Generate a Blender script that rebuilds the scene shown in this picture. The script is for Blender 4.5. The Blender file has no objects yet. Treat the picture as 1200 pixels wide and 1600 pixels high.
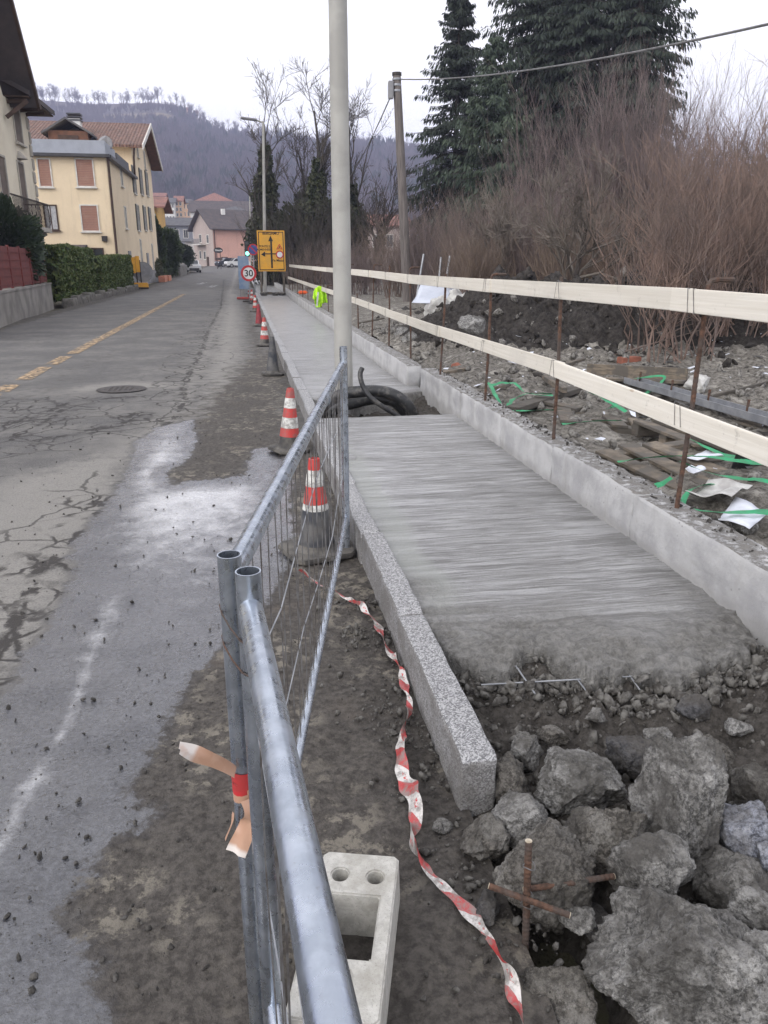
import bpy, bmesh, math, random
import numpy as np
from mathutils import Vector, Matrix
random.seed(7); rng = np.random.default_rng(11)
S = bpy.context.scene
# ------------------------------------------------------------------ camera
F, HY, VX, H = 1209., 412., 378., 1.55          # focal (px of a 1200x1600 frame), horizon row, road vanishing column, eye height
TH = math.atan((800-HY)/F); YAW = math.atan((600-VX)/(F/math.cos(TH)))
CT, ST, CY, SY = math.cos(TH), math.sin(TH), math.cos(YAW), math.sin(YAW)
cam = bpy.data.objects.new('camera', bpy.data.cameras.new('camera')); S.collection.objects.link(cam)
cam.data.sensor_fit = 'VERTICAL'; cam.data.sensor_height = 32.; cam.data.lens = 32.*F/1600.
cam.data.clip_start = .05; cam.data.clip_end = 9000
cam.matrix_world = Matrix.Translation((0, 0, H)) @ Matrix(((CY, SY*ST, -SY*CT), (-SY, CY*ST, -CY*CT), (0, CT, ST))).to_4x4()
S.camera = cam
# ------------------------------------------------------------------ light
SUN_EL, SUN_AZ = math.radians(30), math.radians(-125)      # azimuth clockwise from +Y
W = bpy.data.worlds.new('World'); S.world = W; W.use_nodes = True
wn, wl = W.node_tree.nodes, W.node_tree.links
sky = wn.new('ShaderNodeTexSky'); sky.sky_type = 'NISHITA'; sky.sun_disc = False
sky.sun_elevation = SUN_EL; sky.sun_rotation = SUN_AZ; sky.air_density = 1.0; sky.dust_density = 5.0; sky.ozone_density = 1.0
hs = wn.new('ShaderNodeHueSaturation'); hs.inputs['Saturation'].default_value = .18
wl.new(sky.outputs[0], hs.inputs['Color'])
mx = wn.new('ShaderNodeMix'); mx.data_type = 'RGBA'; mx.inputs[0].default_value = .85     # high even cloud cover over the clear-sky gradient
wl.new(hs.outputs[0], mx.inputs[6]); mx.inputs[7].default_value = (7.4, 7.35, 7.5, 1)
bg = wn['Background']; bg.inputs[1].default_value = .15; wl.new(mx.outputs[2], bg.inputs[0])
sl = bpy.data.lights.new('sun', 'SUN'); sl.energy = 1.1; sl.angle = math.radians(40); sl.color = (1, .95, .88)
so = bpy.data.objects.new('sun', sl); S.collection.objects.link(so)
sd = Vector((math.sin(SUN_AZ)*math.cos(SUN_EL), math.cos(SUN_AZ)*math.cos(SUN_EL), math.sin(SUN_EL)))
so.rotation_euler = sd.to_track_quat('Z', 'Y').to_euler()
S.view_settings.view_transform = 'Standard'; S.view_settings.look = 'None'
S.view_settings.exposure = .72; S.view_settings.gamma = 1
S.cycles.use_denoising = True; S.cycles.max_bounces = 6; S.cycles.transparent_max_bounces = 8
S.cycles.volume_bounces = 0; S.cycles.volume_step_rate = 4; S.cycles.sample_clamp_indirect = 6

# ------------------------------------------------------------------ pixel -> direction helpers (photo pixels, 1200x1600)
def ray(px, py):
    a = (px-600)/F; b = (800-py)/F
    return (CY*a+SY*CT+SY*ST*b, -SY*a+CY*CT+CY*ST*b, -ST+CT*b)
def P(px, py, z=0.):
    d = ray(px, py); t = (z-H)/d[2]; return Vector((d[0]*t, d[1]*t, z))
def D(px, py, Y):
    d = ray(px, py); t = Y/d[1]; return Vector((d[0]*t, Y, H+d[2]*t))
def road_z(y): 
    y = np.asarray(y, float); t = np.clip((y-48)/110., 0, 3); return 1.25*t**1.35

# ------------------------------------------------------------------ numpy noise
def _h(i, j, k, s):
    n = (i*374761393 + j*668265263 + k*2147483647 + s*974634777) & 0xffffffff
    n = ((n ^ (n >> 13))*1274126177) & 0xffffffff
    return ((n ^ (n >> 16)) & 0xffff)/65535.
def vnoise(x, y, z=0., s=0):
    x, y, z = np.broadcast_arrays(np.asarray(x, float), np.asarray(y, float), np.asarray(z, float))
    i, j, k = [np.floor(v).astype(np.int64) for v in (x, y, z)]
    u, v, w = x-i, y-j, z-k
    u, v, w = [t*t*(3-2*t) for t in (u, v, w)]
    r = 0
    for a in (0, 1):
        for b in (0, 1):
            for c in (0, 1):
                r = r + _h(i+a, j+b, k+c, s)*(u if a else 1-u)*(v if b else 1-v)*(w if c else 1-w)
    return r*2-1
def fbm(x, y, z=0., s=0, o=4, g=.5):
    r = 0.; a = 1.; f = 1.
    for q in range(o):
        r = r + a*vnoise(x*f, y*f, z*f, s+q*17); a *= g; f *= 2.03
    return r
def seg_dist(X, Y, pts):
    d = np.full(X.shape, 1e9)
    for (ax, ay), (bx, by) in zip(pts[:-1], pts[1:]):
        vx, vy = bx-ax, by-ay; L = vx*vx+vy*vy+1e-12
        t = np.clip(((X-ax)*vx+(Y-ay)*vy)/L, 0, 1)
        d = np.minimum(d, np.hypot(X-ax-t*vx, Y-ay-t*vy))
    return d
def poly_sdf(X, Y, pts):          # positive inside
    d = seg_dist(X, Y, pts+[pts[0]]); ins = np.zeros(X.shape, bool)
    for (ax, ay), (bx, by) in zip(pts, pts[1:]+[pts[0]]):
        c = ((ay > Y) != (by > Y)) & (X < (bx-ax)*(Y-ay)/((by-ay) if by != ay else 1e-9)+ax)
        ins ^= c
    return np.where(ins, d, -d)

# ------------------------------------------------------------------ objects
def link(o, parent=None):
    S.collection.objects.link(o)
    if parent: o.parent = parent
    return o
def tag(o, label=None, cat=None, group=None, kind=None):
    if label: o['label'] = label
    if cat: o['category'] = cat
    if group: o['group'] = group
    if kind: o['kind'] = kind
    return o
def thing(name, label, cat, loc=(0, 0, 0), group=None):
    o = bpy.data.objects.new(name, None); o.location = loc; o.empty_display_size = .1
    link(o); return tag(o, label, cat, group)
def wloc(o):
    v = Vector((0, 0, 0))
    while o: v = v+Vector(o.location); o = o.parent
    return v
def mesh_from(name, V, Fc, mat, parent=None, smooth=False, attrs=None):
    """V: (N,3) world coords; Fc: list of index lists or int array (M,k)"""
    V = np.asarray(V, np.float64).reshape(-1, 3)
    me = bpy.data.meshes.new(name)
    if parent is not None: V = V-np.array(wloc(parent))
    if isinstance(Fc, np.ndarray):
        M, k = Fc.shape
        me.vertices.add(len(V)); me.vertices.foreach_set('co', V.astype(np.float32).ravel())
        me.loops.add(M*k); me.loops.foreach_set('vertex_index', Fc.astype(np.int32).ravel())
        me.polygons.add(M); me.polygons.foreach_set('loop_start', np.arange(0, M*k, k, dtype=np.int32))
        me.update(calc_edges=True)
    else:
        me.from_pydata([tuple(v) for v in V], [], [tuple(f) for f in Fc])
    for n, a in (attrs or {}).items():
        at = me.attributes.new(n, 'FLOAT', 'POINT'); at.data.foreach_set('value', np.asarray(a, np.float32).ravel())
    if smooth: me.polygons.foreach_set('use_smooth', np.ones(len(me.polygons), bool))
    if mat: me.materials.append(mat)
    o = bpy.data.objects.new(name, me)
    return link(o, parent)
def copy_tree(o, parent=None):
    c = o.copy(); link(c); c.parent = parent
    for ch in list(o.children): copy_tree(ch, c)
    return c
class MB:
    def __init__(s): s.v = []; s.f = []
    def add(s, V, Fc):
        b = len(s.v); s.v += [tuple(v) for v in V]; s.f += [tuple(i+b for i in f) for f in Fc]; return s
    def box(s, c, d, rot=None):
        x, y, z = d[0]/2, d[1]/2, d[2]/2
        V = [Vector((a*x, b*y, e*z)) for a in (-1, 1) for b in (-1, 1) for e in (-1, 1)]
        if rot is not None: V = [rot @ v for v in V]
        c = Vector(c)
        return s.add([v+c for v in V], [(0, 1, 3, 2), (4, 6, 7, 5), (0, 4, 5, 1), (2, 3, 7, 6), (0, 2, 6, 4), (1, 5, 7, 3)])
    def bar(s, a, b, w, h, up=(0, 0, 1)):          # rectangular bar from a to b
        a, b = Vector(a), Vector(b); y = (b-a); L = y.length; y.normalize()
        x = y.cross(Vector(up)); x.normalize(); z = x.cross(y)
        return s.box((a+b)/2, (w, L, h), Matrix((x, y, z)).transposed())
    def tube(s, pts, rad, n=8, cap=True):
        pts = [Vector(p) for p in pts]; K = len(pts)
        if not hasattr(rad, '__len__'): rad = [rad]*K
        V = []; pr = None
        for i, p in enumerate(pts):
            t = (pts[min(i+1, K-1)]-pts[max(i-1, 0)]).normalized()
            if pr is None: pr = t.orthogonal().normalized()
            else:
                pr = pr-t*pr.dot(t); pr.normalize()
            q = t.cross(pr)
            for k in range(n):
                a = 2*math.pi*k/n; V.append(p+(pr*math.cos(a)+q*math.sin(a))*rad[i])
        Fc = [(i*n+k, i*n+(k+1) % n, (i+1)*n+(k+1) % n, (i+1)*n+k) for i in range(K-1) for k in range(n)]
        if cap: Fc += [tuple(reversed(range(n))), tuple(range((K-1)*n, K*n))]
        return s.add(V, Fc)
    def lathe(s, prof, c=(0, 0, 0), n=16, cap=True):   # prof [(r,z)]
        V = [(c[0]+r*math.cos(2*math.pi*k/n), c[1]+r*math.sin(2*math.pi*k/n), c[2]+z) for r, z in prof for k in range(n)]
        K = len(prof)
        Fc = [(i*n+k, i*n+(k+1) % n, (i+1)*n+(k+1) % n, (i+1)*n+k) for i in range(K-1) for k in range(n)]
        if cap: Fc += [tuple(reversed(range(n))), tuple(range((K-1)*n, K*n))]
        return s.add(V, Fc)
    def prism(s, poly, ax, a, b):     # polygon in plane normal to axis ax, extruded a..b
        def mk(p, t):
            l = list(p); l.insert(ax, t); return l
        n = len(poly); V = [mk(p, a) for p in poly]+[mk(p, b) for p in poly]
        return s.add(V, [tuple(range(n)), tuple(reversed(range(n, 2*n)))]+[(i, i+n, (i+1) % n+n, (i+1) % n) for i in range(n)])
    def build(s, name, mat, parent=None, smooth=False, bevel=0, fix=True):
        o = mesh_from(name, s.v, s.f, mat, parent)
        me = o.data
        if fix or bevel:
            bm = bmesh.new(); bm.from_mesh(me)
            bmesh.ops.recalc_face_normals(bm, faces=bm.faces[:])
            if bevel: bmesh.ops.bevel(bm, geom=[e for e in bm.edges if e.is_manifold and e.calc_face_angle(0) > .5], offset=bevel, segments=2, affect='EDGES', clamp_overlap=True)
            bm.to_mesh(me); bm.free()
        if smooth:
            me.polygons.foreach_set('use_smooth', np.ones(len(me.polygons), bool))
            try: me.set_sharp_from_angle(angle=math.radians(40))
            except Exception: pass
        return o
def tubes_np(Pt, R, n=3):
    """Pt (N,K,3), R (N,K) -> verts, quads"""
    N, K, _ = Pt.shape
    T = np.gradient(Pt, axis=1); T /= np.linalg.norm(T, axis=2, keepdims=True)+1e-9
    ref = np.where(np.abs(T[..., 2:3]) > .9, np.array([1., 0, 0]), np.array([0, 0, 1.]))
    A = np.cross(T, ref); A /= np.linalg.norm(A, axis=2, keepdims=True)+1e-9
    B = np.cross(T, A)
    ang = 2*np.pi*np.arange(n)/n
    V = Pt[:, :, None, :]+R[:, :, None, None]*(A[:, :, None, :]*np.cos(ang)[None, None, :, None]+B[:, :, None, :]*np.sin(ang)[None, None, :, None])
    idx = np.arange(N*K*n).reshape(N, K, n)
    q = np.stack([idx[:, :-1, :], np.roll(idx, -1, 2)[:, :-1, :], np.roll(idx, -1, 2)[:, 1:, :], idx[:, 1:, :]], -1)
    return V.reshape(-1, 3), q.reshape(-1, 4)
def merge(parts):
    Vs, Fs, b = [], [], 0
    for V, Q in parts:
        Vs.append(V); Fs.append(Q+b); b += len(V)
    return np.concatenate(Vs), np.concatenate(Fs)
def grid(xs, ys, zf):
    X, Y = np.meshgrid(xs, ys); Z = zf(X, Y)
    ny, nx = X.shape; i = np.arange(nx*ny).reshape(ny, nx)
    q = np.stack([i[:-1, :-1], i[:-1, 1:], i[1:, 1:], i[1:, :-1]], -1).reshape(-1, 4)
    return np.stack([X, Y, Z], -1).reshape(-1, 3), q, X, Y, Z
def spaced(a, b, d0, gr):      # growing spacing
    r = [a]
    while r[-1] < b: r.append(r[-1]+d0); d0 *= gr
    return np.array(r)

# ------------------------------------------------------------------ materials
class N:
    def __init__(s, name):
        s.m = bpy.data.materials.new(name); s.m.use_nodes = True
        s.n, s.l = s.m.node_tree.nodes, s.m.node_tree.links
        s.b = s.n['Principled BSDF']; s.pos = s.n.new('ShaderNodeNewGeometry').outputs['Position']
    def set(s, k, v):
        if hasattr(v, 'is_linked') or hasattr(v, 'links'): s.l.new(v, s.b.inputs[k])
        else: s.b.inputs[k].default_value = (*v, 1) if hasattr(v, '__len__') and len(v) == 3 else v
        return s
    def inp(s, node, k, v):
        if hasattr(v, 'links'): s.l.new(v, node.inputs[k])
        else: node.inputs[k].default_value = (*v, 1) if hasattr(v, '__len__') and len(v) == 3 and node.inputs[k].type == 'RGBA' else v
    def scale(s, v, vec=None, rotz=0):
        m = s.n.new('ShaderNodeMapping'); s.l.new(vec or s.pos, m.inputs[0]); m.inputs['Scale'].default_value = v; m.inputs['Rotation'].default_value = (0, 0, rotz)
        return m.outputs[0]
    def noise(s, sc, det=4, rough=.55, vec=None, dist=0):
        t = s.n.new('ShaderNodeTexNoise'); s.l.new(vec or s.pos, t.inputs['Vector'])
        t.inputs['Scale'].default_value = sc; t.inputs['Detail'].default_value = det; t.inputs['Roughness'].default_value = rough; t.inputs['Distortion'].default_value = dist
        return t.outputs['Fac']
    def voro(s, sc, feat='F1', vec=None, out='Distance', rnd=1.):
        t = s.n.new('ShaderNodeTexVoronoi'); t.feature = feat; s.l.new(vec or s.pos, t.inputs['Vector']); t.inputs['Scale'].default_value = sc; t.inputs['Randomness'].default_value = rnd
        return t.outputs[out]
    def attr(s, n):
        t = s.n.new('ShaderNodeAttribute'); t.attribute_name = n; return t.outputs['Fac']
    def math(s, op, a, b=0., c=0., clamp=False):
        t = s.n.new('ShaderNodeMath'); t.operation = op; t.use_clamp = clamp
        s.inp(t, 0, a); s.inp(t, 1, b)
        s.inp(t, 2, c); return t.outputs[0]
    def ramp(s, fac, a, b, lo=0., hi=1.):       # smooth map a..b -> lo..hi
        t = s.n.new('ShaderNodeMapRange'); t.interpolation_type = 'SMOOTHSTEP'
        s.inp(t, 0, fac); s.inp(t, 1, a); s.inp(t, 2, b); s.inp(t, 3, lo); s.inp(t, 4, hi); return t.outputs[0]
    def mix(s, fac, a, b, mode='MIX'):
        t = s.n.new('ShaderNodeMix'); t.data_type = 'RGBA'; t.blend_type = mode
        s.inp(t, 0, fac); s.inp(t, 6, a); s.inp(t, 7, b); return t.outputs[2]
    def bump(s, h, dist=.01, st=1., nrm=None):
        t = s.n.new('ShaderNodeBump'); s.l.new(h, t.inputs['Height']); t.inputs['Distance'].default_value = dist; t.inputs['Strength'].default_value = st
        if nrm: s.l.new(nrm, t.inputs['Normal'])
        return t.outputs[0]
    def sep(s, v):
        t = s.n.new('ShaderNodeSeparateXYZ'); s.l.new(v, t.inputs[0]); return t.outputs
    def normal(s): return s.n.new('ShaderNodeNewGeometry').outputs['Normal']
    def obj(s): return s.n.new('ShaderNodeTexCoord').outputs['Object']
def pm(name, c1, c2=None, sc=8., rough=.8, bump=0., bsc=40., metal=0., det=4, lo=.35, hi=.65, spec=.4, objvar=0.):
    """generic weathered material: two tones broken up by noise, fine relief"""
    n = N(name); c2 = c2 or tuple(v*.7 for v in c1)
    f = n.ramp(n.noise(sc, det), lo, hi)
    col = n.mix(f, c1, c2)
    if objvar:
        oi = n.n.new('ShaderNodeObjectInfo').outputs['Random']
        col = n.mix(1., col, n.mix(oi, (1-objvar,)*3, (1+objvar*.6,)*3), 'MULTIPLY')
    n.set('Base Color', col).set('Roughness', rough).set('Metallic', metal).set('Specular IOR Level', spec)
    if bump: n.set('Normal', n.bump(n.noise(bsc, 5, .65), bump))
    return n.m
def emis(name, c, st):
    n = N(name); n.set('Base Color', c).set('Emission Color', c).set('Emission Strength', st); return n.m

M = {}
def make_materials():
    # --- asphalt with wet slurry, dust, mud and alligator cracks; masks are signed distances stored on the mesh
    n = N('asphalt')
    wet0, dirt0, crk, cln, dust0, trail_sheen = [n.attr(k) for k in ('wet', 'dirt', 'crack', 'cline', 'dust', 'trail_sheen')]
    big = n.noise(1.1, 4); mid = n.noise(7., 5, .6); fine = n.noise(90., 3, .7); vfine = n.noise(320., 2, .6)
    grain = n.ramp(fine, .3, .72)
    col = n.mix(grain, (.052, .050, .050), (.142, .138, .134))
    col = n.mix(n.ramp(big, .35, .7, 0, .6), col, (.178, .170, .158))
    col = n.mix(n.math('MULTIPLY', n.ramp(mid, .45, .62), .5), col, (.075, .073, .074))
    # pale dust
    dst = n.math('MULTIPLY', n.ramp(n.math('ADD', dust0, n.math('MULTIPLY', n.math('SUBTRACT', mid, .5), .9)), .3, .8), n.ramp(fine, .25, .6, .35, 1.))
    col = n.mix(dst, col, (.215, .206, .19))
    # mud
    md = n.ramp(n.math('ADD', dirt0, n.math('MULTIPLY', n.math('SUBTRACT', n.noise(5., 6, .65), .5), 1.3)), .35, .72)
    clod = n.noise(38., 5, .7)
    mud = n.mix(n.ramp(clod, .33, .66), (.034, .030, .027), (.082, .074, .066))
    pale = n.math('MULTIPLY', n.ramp(n.noise(11., 6, .75), .50, .60), n.ramp(n.noise(1.6, 3), .42, .58))
    mud = n.mix(n.math('MULTIPLY', pale, .85), mud, (.19, .172, .142))
    mud = n.mix(n.ramp(n.noise(2.3, 3), .6, .75, 0, .45), mud, (.125, .103, .084))
    col = n.mix(md, col, mud)
    # cracks
    wv = n.n.new('ShaderNodeVectorMath'); wv.operation = 'ADD'
    nz = n.n.new('ShaderNodeTexNoise'); n.l.new(n.pos, nz.inputs[0]); nz.inputs['Scale'].default_value = 5.; nz.inputs['Detail'].default_value = 5
    sc_ = n.n.new('ShaderNodeVectorMath'); sc_.operation = 'SCALE'; sc_.inputs[3].default_value = .16; n.l.new(nz.outputs['Color'], sc_.inputs[0])
    n.l.new(n.pos, wv.inputs[0]); n.l.new(sc_.outputs[0], wv.inputs[1])
    ve = n.voro(3.6, 'DISTANCE_TO_EDGE', wv.outputs[0]); ve2 = n.voro(1.25, 'DISTANCE_TO_EDGE', wv.outputs[0])
    cw = n.ramp(n.noise(2.1, 3), .3, .7, .2, 1.)
    c1 = n.math('MULTIPLY', n.ramp(ve, .012, .06, 1, 0), n.ramp(n.math('MULTIPLY', crk, cw), .3, .6))
    c2 = n.math('MULTIPLY', n.ramp(ve2, .004, .018, 1, 0), n.ramp(crk, .05, .3, 0, .75))
    cl = n.math('ABSOLUTE', n.math('ADD', cln, n.math('MULTIPLY', n.math('SUBTRACT', n.noise(4., 5, .6), .5), .32)))
    c3 = n.math('MULTIPLY', n.ramp(cl, .008, .035, 1, 0), n.ramp(n.noise(3.3, 3), .36, .48))
    halo = n.math('MULTIPLY', n.ramp(cl, .0, .22, 1, 0), n.ramp(n.noise(6.5, 4), .5, .66, 0, .75))
    ck = n.math('MAXIMUM', n.math('MAXIMUM', c1, c2), n.math('MAXIMUM', c3, halo))
    notwet = n.ramp(wet0, -.02, .06, 1, 0)
    ck = n.math('MULTIPLY', n.math('MULTIPLY', ck, notwet), n.math('SUBTRACT', 1, n.math('MULTIPLY', md, .7)))
    col = n.mix(n.math('MULTIPLY', ck, .9), col, (.022, .019, .018))
    # wet slurry film, its far part painted pale as sky sheen
    wf = n.math('ADD', wet0, n.math('MULTIPLY', n.math('SUBTRACT', n.math('ADD', n.math('MULTIPLY', n.noise(5., 6, .7), .65), n.math('MULTIPLY', n.noise(34., 5, .75), .35)), .5), .42))
    w = n.ramp(wf, -.015, .02)
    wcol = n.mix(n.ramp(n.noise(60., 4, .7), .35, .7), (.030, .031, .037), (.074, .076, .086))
    wcol = n.mix(n.math('MULTIPLY', n.ramp(n.math('ADD', trail_sheen, n.math('MULTIPLY', n.math('SUBTRACT', n.noise(7., 5, .7), .5), .9)), .15, .75, 0, .88), n.ramp(fine, .3, .6, .5, 1.)), wcol, (.62, .625, .64))  # pale slurry streak, and sky sheen put into the base colour
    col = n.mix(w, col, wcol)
    edge = n.math('MULTIPLY', n.ramp(n.math('ABSOLUTE', n.math('SUBTRACT', wf, -.01)), 0, .05, 1, 0), .35)
    col = n.mix(edge, col, (.05, .048, .05))
    n.set('Base Color', col)
    rgh = n.math('SUBTRACT', .86, n.math('MULTIPLY', w, n.ramp(n.noise(14., 4), .3, .7, .50, .70)))
    n.set('Roughness', rgh); n.set('Specular IOR Level', n.math('ADD', .35, n.math('MULTIPLY', w, .25)))
    n.set('Coat Weight', n.math('MULTIPLY', w, n.ramp(n.noise(3., 4), .3, .6, .55, 1.))).set('Coat Roughness', n.ramp(n.noise(19., 4, .7), .35, .65, .07, .2)).set('Coat IOR', 1.55)
    n.set('Coat Normal', n.bump(n.math('ADD', n.noise(40., 3, .6), n.math('MULTIPLY', fine, .6)), .005, .9))
    hgt = n.math('ADD', n.math('MULTIPLY', fine, .5), n.math('MULTIPLY', n.noise(28., 4, .6), n.math('ADD', .4, n.math('MULTIPLY', md, 1.6))))
    hgt = n.math('ADD', hgt, n.math('MULTIPLY', vfine, .25))
    hgt = n.math('SUBTRACT', hgt, n.math('MULTIPLY', ck, 1.3))
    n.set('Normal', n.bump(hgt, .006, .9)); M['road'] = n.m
    # --- brushed fresh concrete
    n = N('brushed_concrete')
    st1 = n.noise(1., 6, .72, n.scale((3.0, 70, 20))); st2 = n.noise(1., 6, .7, n.scale((.8, 13, 8)))
    blotch = n.noise(1.7, 5, .6); fine = n.noise(150., 3, .7)
    c = n.mix(n.ramp(st1, .40, .60), (.14, .138, .135), (.34, .34, .342)); c = n.mix(n.ramp(n.noise(1., 4, .7, n.scale((34, 85, 30))), .58, .68, 0, .6), c, (.36, .36, .365)); c = n.mix(n.ramp(n.noise(1., 4, .7, n.scale((30, 75, 30))), .38, .30, 0, .65), c, (.06, .059, .057))
    c = n.mix(n.ramp(blotch, .46, .72, 0, .5), c, (.16, .158, .152))
    c = n.mix(n.ramp(st2, .52, .62, 0, .7), c, (.37, .372, .375)); c = n.mix(n.ramp(st2, .46, .38, 0, .5), c, (.12, .118, .115))
    smooth = n.attr('smooth'); c = n.mix(n.math('MULTIPLY', smooth, .75), c, (.215, .225, .208))
    end = n.attr('rough_end'); c = n.mix(end, c, n.mix(n.ramp(n.noise(30., 5, .7), .35, .65), (.12, .116, .107), (.235, .228, .214)))
    c = n.mix(n.math('MULTIPLY', n.ramp(fine, .55, .75), .35), c, (.075, .074, .072))
    n.set('Base Color', c).set('Roughness', n.math('SUBTRACT', .55, n.math('MULTIPLY', n.ramp(st2, .4, .7), .12))).set('Specular IOR Level', .5)
    hh = n.math('ADD', n.math('MULTIPLY', st1, n.math('SUBTRACT', 1.3, smooth)), n.math('MULTIPLY', n.noise(60., 4, .7), n.math('ADD', .5, n.math('MULTIPLY', end, 2.2))))
    n.set('Normal', n.bump(hh, .012, 1.)); n.set('Coat Weight', n.ramp(st2, .4, .6, .15, .75)).set('Coat Roughness', .25).set('Coat Normal', n.bump(st1, .004, .6)); M['slab'] = n.m
    # --- granite
    n = N('granite')
    v = n.voro(210., out='Color'); g = n.sep(v)[0]
    c = n.mix(n.ramp(g, .2, .8), (.14, .14, .145), (.40, .40, .405)); c = n.mix(n.ramp(n.noise(260., 2), .58, .7), c, (.055, .055, .06))
    up = n.ramp(n.sep(n.normal())[2], .3, .8)
    dirt = n.math('MULTIPLY', n.math('SUBTRACT', 1, up), n.ramp(n.noise(7., 5, .65), .33, .62, .2, .72))
    c = n.mix(dirt, c, (.13, .122, .112)); c = n.mix(n.ramp(n.noise(2.5, 4), .5, .75, 0, .3), c, (.3, .295, .285))
    n.set('Base Color', c).set('Roughness', .72).set('Normal', n.bump(n.noise(120., 4, .75), .004, .9)); M['granite'] = n.m
    # --- cast concrete wall with crumbs of soil on top
    n = N('cast_concrete')
    up = n.ramp(n.sep(n.normal())[2], .5, .9)
    f = n.noise(4., 5, .6)
    c = n.mix(n.ramp(f, .35, .65), (.30, .30, .305), (.42, .42, .42))
    hole = n.ramp(n.voro(26.), .10, .17, 1, 0)
    c = n.mix(n.math('MULTIPLY', hole, n.ramp(n.noise(8.), .5, .62, 0, .65)), c, (.12, .118, .115))
    stain = n.noise(1., 4, .6, n.scale((3, 7, 1.2))); c = n.mix(n.ramp(stain, .55, .75, 0, .5), c, (.27, .265, .25))
    topd = n.math('MULTIPLY', up, n.ramp(n.noise(21., 6, .75), .38, .56))
    c = n.mix(topd, c, n.mix(n.noise(60., 3), (.07, .065, .06), (.22, .21, .195)))
    foot = n.math('MULTIPLY', n.ramp(n.math('ADD', n.sep(n.pos)[2], n.math('MULTIPLY', n.noise(6., 4), .1)), .20, .28, 1, 0), .5)
    c = n.mix(foot, c, (.2, .195, .185))
    n.set('Base Color', c).set('Roughness', .85).set('Normal', n.bump(n.math('ADD', n.noise(45., 5, .7), n.math('MULTIPLY', topd, 1.2)), .006, .8)); M['wall'] = n.m
    # --- soils and rocks
    def soil(name, a, b, c3, sc=30., pale=.62):
        n = N(name); f = n.noise(sc, 6, .7); c = n.mix(n.ramp(f, .34, .66), a, b)
        c = n.mix(n.ramp(n.noise(6., 5, .65), pale, pale+.14, 0, .75), c, c3)
        c = n.mix(n.ramp(n.voro(55.), .12, .3, .45, 0), c, tuple(v*.5 for v in a))
        n.set('Base Color', c).set('Roughness', .95).set('Specular IOR Level', .2)
        n.set('Normal', n.bump(n.math('ADD', n.noise(24., 6, .75), n.math('MULTIPLY', n.noise(110., 3, .7), .4)), .018, 1.)); M[name] = n.m
    soil('rubble_soil', (.040, .036, .032), (.092, .084, .076), (.15, .142, .13))
    soil('lot_soil', (.075, .069, .061), (.225, .21, .187), (.36, .343, .31), 22., .52)
    soil('dark_soil', (.022, .02, .019), (.06, .054, .05), (.1, .093, .086), 18., .62)
    soil('far_ground', (.06, .055, .04), (.12, .11, .085), (.1, .1, .06), 1.5, .5)
    def rock(name, a, b, lich, dirt=(.075, .068, .06), amt=.5):
        n = N(name); oi = n.n.new('ShaderNodeObjectInfo').outputs['Random']
        ov = n.n.new('ShaderNodeVectorMath'); ov.operation = 'ADD'; n.l.new(n.pos, ov.inputs[0])
        cx = n.n.new('ShaderNodeCombineXYZ'); n.l.new(n.math('MULTIPLY', oi, 30.), cx.inputs[0]); n.l.new(cx.outputs[0], ov.inputs[1]); v = ov.outputs[0]
        c = n.mix(n.ramp(n.noise(70., 6, .8, v), .40, .60), tuple(x*.75 for x in a), tuple(x*1.12 for x in b))
        c = n.mix(n.math('MULTIPLY', n.ramp(n.noise(9., 6, .75, v), .50, .60, 0, .9), n.ramp(n.noise(95., 4, .8, v), .38, .55, .3, 1.)), c, lich)
        c = n.mix(n.ramp(n.noise(5.5, 5, .7, v), .44, .60, 0, amt+.3), c, dirt)
        up = n.sep(n.normal())[2]
        c = n.mix(n.math('MULTIPLY', n.ramp(n.math('ADD', up, n.noise(18., 4, .7, v)), 1.0, 1.45), amt), c, tuple(x*1.5 for x in dirt))
        c = n.mix(n.ramp(n.noise(230., 2, .7, v), .58, .72, 0, .5), c, tuple(x*.45 for x in a))
        n.set('Base Color', c).set('Roughness', .92).set('Specular IOR Level', .25)
        hgt = n.math('ADD', n.noise(16., 6, .72, v), n.math('MULTIPLY', n.noise(80., 4, .75, v), .5))
        n.set('Normal', n.bump(hgt, .022, 1.)); M[name] = n.m
    rock('rock_grey', (.092, .09, .086), (.22, .215, .205), (.42, .415, .40), (.066, .062, .057))
    rock('rock_brown', (.08, .074, .067), (.165, .154, .139), (.28, .27, .25), (.06, .056, .05), amt=.3)
    rock('rock_concrete', (.15, .148, .142), (.32, .315, .305), (.5, .495, .48), (.07, .066, .06), amt=.5)
    rock('rock_blue', (.16, .17, .2), (.34, .36, .42), (.45, .46, .5), amt=.25)
    rock('rock_dark', (.055, .055, .06), (.1, .1, .105), (.15, .145, .14), amt=.3)
    M['pebble'] = pm('pebble', (.185, .178, .165), (.052, .047, .042), 35, .9, .004, 90, objvar=.3)
    M['dark_pebble'] = pm('dark_pebble', (.085, .08, .074), (.03, .028, .026), 60, .95, .004, 90)
    # --- metals
    n = N('galvanised'); lo = n.obj()
    sp = n.noise(18., 5, .6); st = n.noise(30., 4, .6)
    c = n.mix(n.ramp(sp, .35, .65), (.33, .365, .42), (.46, .50, .56)); c = n.mix(n.ramp(n.noise(55., 5, .75), .64, .72, 0, .45), c, (.78, .8, .83)); c = n.mix(n.ramp(n.noise(70., 4, .7), .66, .74, 0, .3), c, (.2, .19, .18))
    c = n.mix(n.ramp(st, .6, .75, 0, .2), c, (.22, .23, .25))
    n.set('Base Color', c).set('Metallic', .92).set('Roughness', n.ramp(n.noise(35., 4, .6), .3, .7, .2, .40)).set('Normal', n.bump(n.noise(120., 3), .0006, .5)); M['galv'] = n.m
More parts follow.
